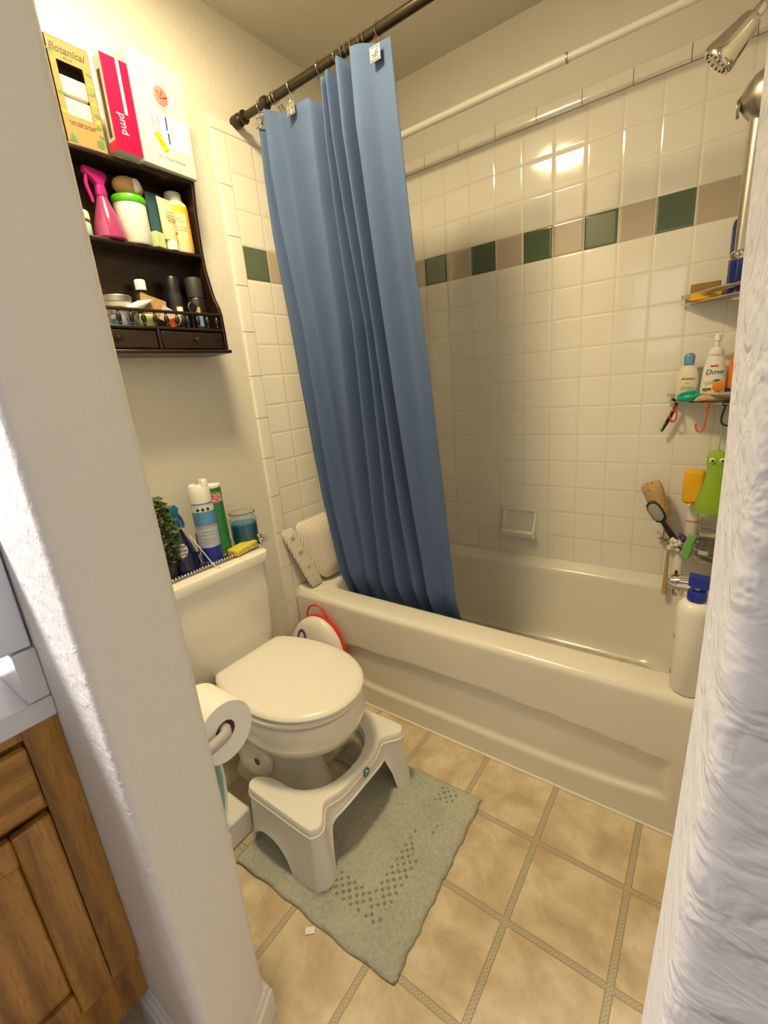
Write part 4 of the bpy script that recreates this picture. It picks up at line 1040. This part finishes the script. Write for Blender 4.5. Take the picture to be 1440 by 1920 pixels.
# ------------------------------------------------------------------ shower fittings
sh = thing('fixed_shower', 'tapered chrome fixed shower head on its angled arm', 'shower head', (XR, -.37, 2.06))
ax = Vector((-.565, .02, -.60)).normalized()
A0 = Vector((1.394, -.37, 1.980)); F0 = Vector((1.334, -.37, 1.924))
d = (F0-A0).normalized()
def along(prof, p, d, seg=32):
    q = d.to_track_quat('Z', 'Y').to_matrix().to_4x4(); return xf(lathe(prof, seg), Tr(*p) @ q)
obj('arm', T([(XR, -.37, 2.065), (1.49, -.37, 2.062), (1.462, -.37, 2.042), tuple(A0-d*.01)], .0085, 16), 'chrome', sh, world=True)
obj('wall_flange', xf(lathe([(.028, 0), (.028, .003), (.018, .010), (.009, .012)], 28), Tr(XR, -.37, 2.065) @ R_('Y', -90)), 'chrome', sh, world=True)
obj('ball_joint', along([(.009, -.012), (.012, -.008), (.0125, .002), (.011, .010), (.010, .014)], A0-d*.006, d), 'chrome', sh, world=True)
obj('washer', along([(.0125, -.018), (.0125, -.013)], A0-d*.004, d, 24), 'white_plastic', sh, world=True)
obj('body', along([(.012, .004), (.021, .012), (.0235, .018), (.036, .075), (.038, .082), (.0385, .092), (.036, .096)], A0-d*.002, d, 40), 'chrome', sh, world=True)
bm = along([(.0355, .0962), (.033, .093), (.020, .0935), (.014, .0965), (0, .097)], A0-d*.002, d, 40); obj('face_plate', bm, 'dark_chrome', sh, world=True)
bm = new_bm(); q = d.to_track_quat('Z', 'Y').to_matrix().to_4x4()
for k in range(14): t = 2*PI*k/14; ball(bm, (.0265*math.cos(t), .0265*math.sin(t), .096), .0026, 8)
xf(bm, Tr(*(A0-d*.002)) @ q); obj('nozzles', bm, 'black_plastic', sh, world=True)
hs = thing('handheld_shower', 'brushed nickel handheld shower with domed head and long handle', 'handheld shower', (1.44, -.37, 1.5))
bm = xf(lathe([(0, -.006), (.012, -.005), (.016, 0), (.030, .008), (.045, .022), (.054, .042), (.056, .062), (.054, .070), (0, .071)], 40), Tr(1.383, -.37, 1.818) @ R_('Y', 90)); obj('dome', bm, 'brushed_nickel', hs, world=True)
bm = xf(lathe([(.018, -.009), (.019, -.006), (.018, -.003), (0, -.003)], 28), Tr(1.384, -.37, 1.808) @ R_('Y', 90)); obj('button', bm, 'dark_chrome', hs, world=True)
obj('handle', T([(1.424, -.37, 1.80), (1.422, -.37, 1.75), (1.419, -.37, 1.64), (1.415, -.37, 1.50)], [.022, .0205, .0175, .0135], 24), 'brushed_nickel', hs, world=True)
bm = new_bm(); lathe([(.011, 1.486), (.022, 1.487), (.026, 1.493), (.026, 1.499), (.020, 1.506), (.012, 1.507)], 28, bm, (1.4175, -.37)); obj('collar', bm, 'chrome', hs, world=True)
obj('hose', T([(1.447, -.367, 1.79), (1.449, -.367, 1.65), (1.445, -.367, 1.51), (1.437, -.367, 1.492)], .007, 12), 'chrome', hs, world=True)
ub = thing('hanging_bottle', 'cream bottle with black cap hung upside down beside the shower arm', 'bottle', (1.452, -.30, 1.93))
obj('bottle', lathe([(.012, -.002), (.016, .004), (.027, .018), (.030, .03), (.030, .11), (.022, .12), (0, .122)], 28), 'cream_plastic', ub)
obj('cap', lathe([(0, -.034), (.017, -.034), (.018, -.03), (.018, -.004), (.014, -.002)], 24), 'black_plastic', ub)
obj('clip', xf(B(-.012, .012, -.008, .008, -.070, -.038), Matrix()), 'black_plastic', ub, bevel=.005)
obj('print', lathe([(.0304, .046), (.0304, .051)], 8, a0=math.radians(-140), a1=math.radians(-80), caps=(False, False)), 'maroon', ub)
sp = thing('tub_spout', 'chrome tub spout over the faucet end of the bath', 'faucet', (XR, -.37, .60))
bm = new_bm(); rs = []
for x, w, z0, z1 in ((-.194, .010, .592, .608), (-.192, .018, .585, .613), (-.186, .022, .580, .616), (-.16, .024, .576, .621), (-.10, .026, .573, .628), (-.02, .028, .571, .634), (0, .028, .571, .634)):
    rs.append([(XR+x, -.37+a, b) for a, b in rrect(-w, w, z0, z1, min(w, (z1-z0)/2)*.7, 5)])
obj('body', loft(bm, rs), 'chrome', sp, world=True)
bm = new_bm(); lathe([(.012, .556), (.0165, .557), (.0175, .563), (.0175, .578), (.014, .582)], 24, bm, (XR-.165, -.37)); obj('aerator', bm, 'chrome', sp, world=True)
# ------------------------------------------------------------------ corner caddy
cd = thing('corner_caddy', 'chrome tension pole caddy with three shelves in the tub corner', 'shower caddy', (1.462, -.052, .46))
obj('pole', T([(1.462, -.052, .462), (1.462, -.052, 2.438)], .011, 16), 'dark_chrome', cd, world=True)
SH = []
for zz, xl in ((1.428, 1.278), (1.118, 1.262), (.610, 1.268)):
    N = 14; front = []
    for k in range(N+1):
        t = k/N; x = xl+(1.515-xl)*t; y = -.012-(.245)*t-(.030*math.sin(PI*t))*(1 if zz < 1 else .25)
        front.append((x, y))
    s = obj('shelf', new_bm() if False else prism([(xl+.002, -.008)]+front[1:]+[(1.516, -.008)], zz, zz+.003), 'clear_plastic' if False else 'dark_chrome', cd, world=True)
    SH.append(s)
    for dz, nm in ((.024, 'upper_rail'), (.001, 'lower_rail')):
        bm = T([(x, y-.002, zz+dz) for x, y in front], .0052 if dz > .01 else .0035, 8, flat=.6 if dz < .01 else 1.3); xf(bm, root_mtx(cd).inverted()); obj(nm, bm, 'chrome', s)
    if zz < 1:
        bm = T([(xl, -.012, zz+.02), (xl, -.012, zz+.028)], .003, 8); bm.free()
# top shelf things
z1 = 1.4315
tag(obj('soap_bar', B(1.300, 1.378, -.048, -.022, z1, z1+.052), 'kraft', bevel=.003), 'tan wrapped block standing on the top caddy shelf', 'soap')
tag(obj('bristle_brush', xf(B(-.042, .042, -.012, .012, 0, .020), Tr(1.345, -.066, z1) @ R_('Z', -8)), 'sponge_yellow', bevel=.004), 'yellow bristle pad lying at the front of the top caddy shelf', 'brush')
b = thing('pump_bottle', 'cobalt blue bottle with black pump on the top caddy shelf', 'bottle', (1.424, -.105, z1))
obj('bottle', lathe([(0, 0), (.032, 0), (.034, .004), (.034, .180), (.030, .195), (.014, .207), (.013, .214)], 36), 'cobalt', b); obj('pump', lathe([(.014, .214), (.014, .232), (.006, .236), (.006, .25)], 20), 'black_plastic', b); obj('side_label', lathe([(.0343, .02), (.0343, .16)], 8, a0=math.radians(175), a1=math.radians(200), caps=(False, False)), 'white_card', b)
# middle shelf things
z2 = 1.1215
b = thing('wash_bottle', 'cream body wash bottle with light blue flip cap', 'bottle', (1.316, -.055, z2), -6)
def flatb(prof, n=28): return loft(new_bm(), [[(w*math.cos(t), dd*math.sin(t), z) for t in [2*PI*i/n for i in range(n)]] for w, dd, z in prof])
obj('bottle', flatb(((.022, .014, 0), (.028, .017, .004), (.033, .018, .035), (.034, .018, .06), (.030, .017, .09), (.022, .015, .108), (.015, .013, .115))), 'cream_plastic', b)
obj('cap', flatb(((.0145, .013, .1155), (.015, .0135, .12), (.0165, .014, .142), (.013, .012, .150), (.006, .008, .154))), 'sky_blue', b)
text('lettering', 'Aveeno', .0125, 'ink_dark', b, Tr(.004, -.0183, .074) @ FACE_NY, shear=.25); text('small_print', 'baby\n\nDaily moisture\nwash & shampoo', .006, 'ink_grey', b, Tr(.004, -.0186, .050) @ FACE_NY)
b = thing('foam_pump_bottle', 'white foaming hand pump bottle with mango picture', 'bottle', (1.386, -.075, z2), 4)
obj('bottle', flatb(((.027, .016, 0), (.033, .019, .004), (.033, .020, .04), (.030, .020, .09), (.025, .019, .125), (.022, .018, .138), (.021, .018, .142))), 'white_plastic', b)
obj('pump_collar', lathe([(.021, .142), (.022, .145), (.020, .157), (.012, .164), (.008, .166)], 24), 'white_plastic', b)
bm = lathe([(.007, .164), (.007, .182), (.010, .184), (.010, .196), (.006, .205)], 18); loft(bm, [[(x, y, z) for y, z in rrect(-.007, .007, .199, .206, .003, 3)] for x in (-.030, .012)]); obj('pump_head', bm, 'white_plastic', b)
text('lettering', 'Dove', .022, 'ink_dark', b, Tr(.000, -.0205, .090) @ FACE_NY, shear=.2)
obj('red_tag', B(-.012, .008, -.0202, -.0198, .106, .111), 'red_plastic', b); obj('brown_panel', B(-.027, -.004, -.0205, -.0200, .034, .042), 'brown_label', b)
text('small_print', 'mango butter\nfoaming wash', .0052, 'ink_grey', b, Tr(-.012, -.0206, .058) @ FACE_NY)
bm = new_bm(); ball(bm, (.014, -.0195, .046), .016, 18, (1, .2, 1.15)); obj('mango_picture', bm, 'mango', b); bm = new_bm(); ball(bm, (.008, -.0205, .064), .008, 12, (1.2, .2, .5)); obj('leaf_picture', bm, 'leaf_print', b)
b = thing('orange_bottle', 'orange bottle with blue emblem right of the mango pump bottle', 'bottle', (1.447, -.060, z2), 0)
obj('bottle', flatb(((.026, .014, 0), (.029, .016, .004), (.027, .016, .07), (.022, .014, .12), (.016, .012, .148), (.0, .0, .150))), 'deep_orange', b)
bm = new_bm(); ball(bm, (-.020, -.0155, .030), .008, 12, (1, .25, 1)); obj('emblem', bm, 'ink_blue', b)
b = thing('scrubber', 'aqua green silicone scrubber with nubs on the middle caddy shelf', 'scrubber', (1.328, -.098, z2+.003), (0, -10, -15))
bm = new_bm(); ball(bm, (0, 0, .013), .036, 24, (1, .62, .42)); obj('body', bm, 'aqua', b)
bm = new_bm()
for i in range(-3, 4):
    for j in range(-2, 3):
        if (i/3.4)**2+(j/2.6)**2 < 1: ball(bm, (i*.0085, j*.0075, 0.027-(i*i)*.0005), .0042, 8, (1, 1, 1.5))
obj('nubs', bm, 'aqua', b)
tag(obj('wash_cloth', loft(new_bm(), [[(x, y*w-.0, z*h) for y, z in ((-.5, 0), (-.55, .5), (-.3, 1), (0, 1.1), (.3, .9), (.5, .5), (.5, 0))] for x, w, h in ((-.050, .010, .002), (-.040, .045, .016), (-.01, .050, .024), (.02, .055, .020), (.045, .050, .030), (.062, .020, .012))]), 'loofah', sub=1), 'tan cloth draped along the front of the middle caddy shelf', 'wash cloth').location = (1.390, -.128, z2+.0035)
# hooks and things hanging from the middle shelf rail
b = thing('black_strap', 'black razor handle hanging at the left tip of the middle shelf', 'razor', (1.290, -.035, 1.112))
obj('handle', T([(-.012, -.004, .018), (.0, 0, .0), (-.012, 0, -.035), (-.026, 0, -.068), (-.038, 0, -.094)], [.004, .005, .0055, .006, .004], 10), 'black_plastic', b); obj('grip', T([(-.030, -.004, -.060), (-.042, -.004, -.092)], .004, 8), 'clear_grey', b)
b = thing('red_hook', 'red carabiner loop beside the black razor handle', 'hook', (1.2885, -.042, 1.108)); bm = new_bm(); torus(bm, (-.004, 0, -.036), .013, .0028, 'y', 24, 8, .8, 1.5); tube(bm, [(0, 0, -.018), (.002, 0, .0)], .0025, 8); obj('loop', bm, 'red_plastic', b)
b = thing('coral_hook', 'coral pink s-shaped hook holding the yellow sponge cord', 'hook', (1.380, -.130, 1.120)); bm = T([(.0, -.004, -.002), (.0, -.002, -.02), (-.001, 0, -.05), (-.004, 0, -.080), (-.012, 0, -.092), (-.022, 0, -.086), (-.027, 0, -.066)], .0028, 8); ball(bm, (0, -.006, -.012), .006, 10); obj('hook', bm, 'coral', b)
b = thing('black_hook', 'black wire hook holding the green creature cloth', 'hook', (1.425, -.165, 1.125)); bm = T([(0, -.006, .006), (-.001, -.004, -.02), (-.006, 0, -.045), (-.004, 0, -.065), (.008, 0, -.073), (.024, 0, -.068), (.032, 0, -.05)], .0028, 8); box(bm, -.008, .008, -.012, -.002, -.012, .006); obj('hook', bm, 'black_plastic', b)
b = thing('bath_sponge', 'orange-yellow bath sponge hanging on a thin white cord', 'sponge', (1.366, -.11, .842)); bm = new_bm(); box(bm, -.030, .030, -.016, .014, -.060, .060); obj('sponge', bm, 'sponge_yellow', b, bevel=.014, seg=4)
bm = new_bm(); tube(bm, [(-.020, -.004, .055), (-.005, -.008, .12), (.0, -.012, .19)], .0009, 5); tube(bm, [(.020, -.004, .055), (.010, -.008, .12), (.0, -.012, .19)], .0009, 5); obj('cord', bm, 'white_plastic', b)
fr = thing('creature_cloth', 'lime green bath mitt with round eyes hanging from the hook', 'bath mitt', (1.420, -.135, .86))
obj('body', loft(new_bm(), [[((w+.004*math.cos(3*t+z*20))*math.cos(t)+ox, .016*math.sin(t)*(w/.03)**.4, z) for t in [2*PI*i/32 for i in range(32)]] for w, ox, z in ((.040, -.004, -.100), (.044, -.004, -.09), (.040, -.003, -.05), (.032, 0, 0), (.027, .002, .035), (.026, .003, .05), (.028, .003, .068), (.027, .003, .088), (.020, .003, .103), (.008, .003, .110))]), 'frog_green', fr)
for sx in (-.011, .015):
    bm = new_bm(); ball(bm, (sx, -.016, .080), .0085, 14); e = obj('eye', bm, 'white_plastic', fr); bm = new_bm(); ball(bm, (sx+.0005, -.0235, .080), .0040, 10); obj('pupil', bm, 'ink_black', e)
bm = T([(.002, 0, .108), (.003, -.006, .14), (.006, -.010, .175), (.008, -.020, .196)], .0016, 6); obj('hanging_cord', bm, 'bag_green', fr)
# lowest shelf things
z3 = .6135
b = thing('loofah', 'natural tan loofah leaning against the tiles by the lowest caddy shelf', 'loofah', (1.283, -.075, .712), (0, -20, 0))
bm = lathe([(0, .0), (.020, .0), (.027, .008), (.030, .03), (.029, .07), (.032, .11), (.031, .128), (.024, .136), (.010, .128), (0, .126)], 28)
for v in bm.verts: k = 1+.10*math.sin(5*math.atan2(v.co.y, v.co.x)+v.co.z*30); v.co.x *= k; v.co.y *= k
obj('body', bm, 'loofah', b)
bm = new_bm()
for dx, dy in ((-.012, -.004), (.010, -.008), (.002, .010)): ball(bm, (dx, dy, .131), .005, 8, (1, 1, .6))
obj('holes', bm, 'ink_dark', b)
obj('wooden_stem', T([(0, 0, .004), (.004, 0, -.03), (.014, .0, -.085)], [.014, .012, .010], 12), 'wood_pale', b)
b = thing('pumice_brush', 'black handled foot file with oval grey pad on the lowest caddy shelf', 'brush', (1.345, -.105, z3+.002), (0, -33, 0))
obj('handle', T([(0, 0, 0), (0, 0, .05), (0, 0, .095), (0, 0, .12)], [.010, .011, .008, .010], 12), 'black_plastic', b)
bm = flatb(((.006, .006, .105), (.018, .009, .115), (.023, .010, .135), (.023, .010, .165), (.018, .009, .184), (.006, .005, .192))); obj('head', bm, 'black_plastic', b)
bm = flatb(((.004, .004, .116), (.015, .006, .123), (.0185, .007, .138), (.0185, .007, .163), (.014, .006, .178), (.004, .003, .184))); xf(bm, Tr(-.001, -.0065, 0)); obj('pad', bm, 'pumice', b)
b = thing('back_brush', 'long wooden brush handle hanging down over the tub edge', 'brush', (1.305, -.085, .42))
obj('handle', T([(.004, -.006, .000), (.005, -.004, .03), (.004, 0, .10), (.004, .004, .17), (.002, .006, .215)], [.009, .0085, .006, .0045, .0045], 12), 'wood_pale', b)
bm = new_bm(); 
for dz in (.195, .215, .235): tube(bm, [(-.014, -.002, dz+.012), (.012, -.002, dz)], .0013, 6)
tube(bm, [(-.016, -.002, .200), (-.013, -.002, .250)], .0015, 6); tube(bm, [(-.016, -.002, .200), (.012, -.002, .190)], .0015, 6); obj('wire_rack', bm, 'dark_chrome', b)
b = thing('bath_puff', 'small white netting puff with a purple ribbon on the lowest caddy shelf', 'bath puff', (1.332, -.16, z3+.030)); bm = new_bm()
for k in range(26): ball(bm, (rnd.uniform(-.016, .016), rnd.uniform(-.014, .014), rnd.uniform(-.018, .018)), .008, 8)
obj('netting', bm, 'puff', b); bm = new_bm()
for k in range(9): ball(bm, (.014+rnd.uniform(-.010, .014), -.004+rnd.uniform(-.006, .006), .030+rnd.uniform(-.012, .010)), .007, 8)
obj('ribbon', bm, 'purple_decal', b)
b = thing('razor_bottle', 'small white bottle with dark red drop clipped under the lowest shelf', 'bottle', (1.346, -.15, .505)); obj('bottle', flatb(((.010, .008, 0), (.014, .010, .004), (.014, .010, .09), (.009, .008, .103))), 'white_plastic', b); bm = new_bm(); ball(bm, (-.002, -.0095, .035), .007, 12, (.8, .25, 1.7)); obj('red_drop', bm, 'maroon', b)
tag(obj('green_squeegee', xf(B(-.013, .013, -.006, .006, 0, .088), Tr(1.362, -.20, z3) @ R_('Y', 12)), 'bag_green', bevel=.004), 'green packet standing beside the glass jar on the lowest shelf', 'packet')
tag(obj('shampoo_tube', lathe([(0, 0), (.017, 0), (.019, .004), (.019, .110), (.019, .150), (.010, .158)], 28), 'white_plastic'), 'white bottle with orange stripe behind the hanging yellow sponge', 'bottle').location = (1.372, -.06, z3)
o = bpy.data.objects['shampoo_tube']; obj('stripe', lathe([(.0193, .090), (.0193, .097)], 28, caps=(False, False)), 'orange_stripe', o)
b = thing('glass_jar', 'round clear glass jar with a white label on the lowest caddy shelf', 'jar', (1.418, -.20, z3+.001)); obj('jar', lathe([(0, 0), (.026, 0), (.036, .010), (.041, .030), (.040, .050), (.032, .068), (.028, .074), (.028, .090), (.0262, .090), (.0262, .073), (.038, .048), (.0385, .031), (.034, .012), (.024, .003), (0, .003)], 36, caps=(False, False)), 'clear_glass', b)
bm = lathe([(.0415, .034), (.0415, .048)], 10, a0=math.radians(-115), a1=math.radians(-80), caps=(False, False)); obj('label', bm, 'white_card', b)
obj('screw_lid', lathe([(.029, .091), (.0295, .095), (.0295, .104), (0, .106)], 28), 'clear_plastic', b)
# ------------------------------------------------------------------ lotion bottle on the tub rim
b = thing('lotion_pump_bottle', 'large white lotion bottle with blue pump on the tub rim', 'bottle', (1.409, -.684, .4405), 0)
obj('bottle', lathe([(0, 0), (.035, 0), (.038, .004), (.038, .225), (.036, .240), (.028, .250), (.018, .254)], 40), 'white_plastic', b)
obj('collar', lathe([(.019, .254), (.0205, .257), (.0205, .277), (.018, .281), (.006, .282)], 28), 'blue_plastic', b)
obj('pump_stem', lathe([(.005, .281), (.005, .297)], 14), 'white_plastic', b)
bm = new_bm(); loft(bm, [[(x, y*w, z+dz) for y, z in rrect(-1, 1, .292, .316, .008, 4)] for x, w, dz in ((-.020, .012, .004), (-.016, .016, .002), (.0, .017, 0), (.018, .015, -.002), (.024, .008, -.003))]); obj('pump_head', bm, 'blue_plastic', b)
text('small_print', 'Q', .016, 'ink_blue', b, Tr(0, 0, .045), wrap=.0382, ang=-172); text('small_print', 'lotion', .010, 'ink_blue', b, Tr(0, 0, .15), wrap=.0382, ang=-172)
# ------------------------------------------------------------------ vanity on the left
va = thing('vanity_cabinet', 'honey oak vanity cabinet with a drawer and panelled door', 'cabinet', (.29, -2.3, 0))
VX = .585
obj('carcass', B(.002, VX-.022, -2.9, YN-.0003, .10, .800), 'oak', va, world=True, smooth=False)
bm = new_bm()
for a in ((VX-.022, VX, -1.797, YN-.0003, .23, .803), (VX-.022, VX, -2.9, -1.797, .785, .803), (VX-.022, VX, -2.9, -1.797, .655, .667), (VX-.022, VX, -2.9, -1.797, .23, .245), (VX-.022, VX, -2.26, -2.22, .23, .80)): box(bm, *a)
obj('face_frame', bm, 'oak', va, world=True, bevel=.001)
def panel_door(nm, y0, y1, z0, z1, parent, raised):
    bm = new_bm(); x0 = VX+.0005; x1 = x0+.018; f = .052
    if raised:
        box(bm, x0, x1, y1-f, y1, z0, z1); box(bm, x0, x1, y0, y0+f, z0, z1); box(bm, x0, x1, y0+f, y1-f, z1-f, z1); box(bm, x0, x1, y0+f, y1-f, z0, z0+f); box(bm, x0, x1-.010, y0+f, y1-f, z0+f, z1-f)
    else: box(bm, x0, x1, y0, y1, z0, z1)
    return obj(nm, bm, 'oak' if raised else 'oak_side', parent, world=True, bevel=.004)
panel_door('drawer', -2.22, -1.800, .669, .780, va, False); panel_door('door', -2.22, -1.800, .245, .652, va, True)
panel_door('drawer', -2.68, -2.255, .669, .780, va, False); panel_door('door', -2.68, -2.255, .245, .652, va, True)
ct = thing('countertop', 'white cultured marble countertop with side splash', 'countertop', (.29, -2.3, .803))
obj('slab', B(.002, .595, -2.92, YN-.0003, .8035, .838), 'counter', ct, world=True, bevel=.003)
obj('side_splash', B(.002, .592, -1.778, YN-.0003, .8385, .924), 'counter', ct, world=True, bevel=.003)
tag(obj('cupboard', B(.42, .588, -1.95, YN-.003, .9265, 1.12), 'panel_grey', bevel=.003), 'pale grey flat-sided cupboard standing above the counter splash', 'cupboard')
# ------------------------------------------------------------------ lights of the place and an added side fill
lamp = thing('ceiling_light', 'round frosted ceiling light of the toilet room', 'ceiling light', (.53, -1.24, H))
obj('base', lathe([(.136, -.001), (.140, -.006), (.138, -.024), (.130, -.025), (.129, -.020)], 40, caps=(False, False)), 'brushed_nickel', lamp)
b = NB('lamp_glass'); b.set(color=(.9, .85, .75), ecol=(1.0, .79, .43), estr=145.0); M['lamp_glass'] = b.m
obj('glass_disc', lathe([(.128, -.0215), (.124, -.026), (.09, -.030), (0, -.032)], 40), 'lamp_glass', lamp)
def area(name, loc, target, size, power, col, sy=None, spread=180):
    l = bpy.data.lights.new(name, 'AREA'); l.energy = power; l.color = col; l.size = size; l.spread = math.radians(spread); l.shape = 'RECTANGLE' if sy else 'SQUARE'
    if sy: l.size_y = sy
    o = bpy.data.objects.new(name, l); C.objects.link(o); o.location = loc
    o.rotation_euler = (Vector(target)-Vector(loc)).to_track_quat('-Z', 'Y').to_euler(); return o
area('hall_window_daylight', (.95, -4.1, 1.7), (1.0, -1.6, .9), .8, 5, (.88, .88, 1.0), 1.1)
area('vanity_light', (.12, -2.2, 2.05), (.66, -1.80, .7), .5, 12.5, (1.0, .94, .94), .12, 80)
area('hall_side_fill', (3.05, -2.35, 1.75), (.6, -1.8, 1.2), .8, 12.5, (.82, .86, 1.0), 1.1)  # added cool fill from the side, brightens the partition end and vanity
w = bpy.data.worlds.new('World'); bpy.context.scene.world = w; w.use_nodes = True
w.node_tree.nodes['Background'].inputs[0].default_value = (.5, .5, .6, 1); w.node_tree.nodes['Background'].inputs[1].default_value = .05
# ------------------------------------------------------------------ camera
cam = bpy.data.cameras.new('camera'); co = bpy.data.objects.new('camera', cam); C.objects.link(co)
yaw, pitch, roll = .6464, .2800, -.0881
f = Vector((-math.sin(yaw)*math.cos(pitch), math.cos(yaw)*math.cos(pitch), -math.sin(pitch)))
r = f.cross(Vector((0, 0, 1))).normalized(); u = r.cross(f)
r2 = r*math.cos(roll)+u*math.sin(roll); u2 = -r*math.sin(roll)+u*math.cos(roll)
co.matrix_world = Matrix((( r2.x, u2.x, -f.x, 1.4049), (r2.y, u2.y, -f.y, -1.9092), (r2.z, u2.z, -f.z, 1.2681), (0, 0, 0, 1)))
cam.sensor_fit = 'HORIZONTAL'; cam.sensor_width = 36; cam.lens = 841.49/1440*36; cam.clip_start = .01
sc = bpy.context.scene; sc.camera = co
vs = sc.view_settings; vs.view_transform = 'Standard'; vs.look = 'None'; vs.gamma = 1; vs.use_curve_mapping = False; vs.exposure = 0.06
sc.cycles.max_bounces = 8; sc.cycles.transmission_bounces = 10; sc.cycles.sample_clamp_indirect = 6
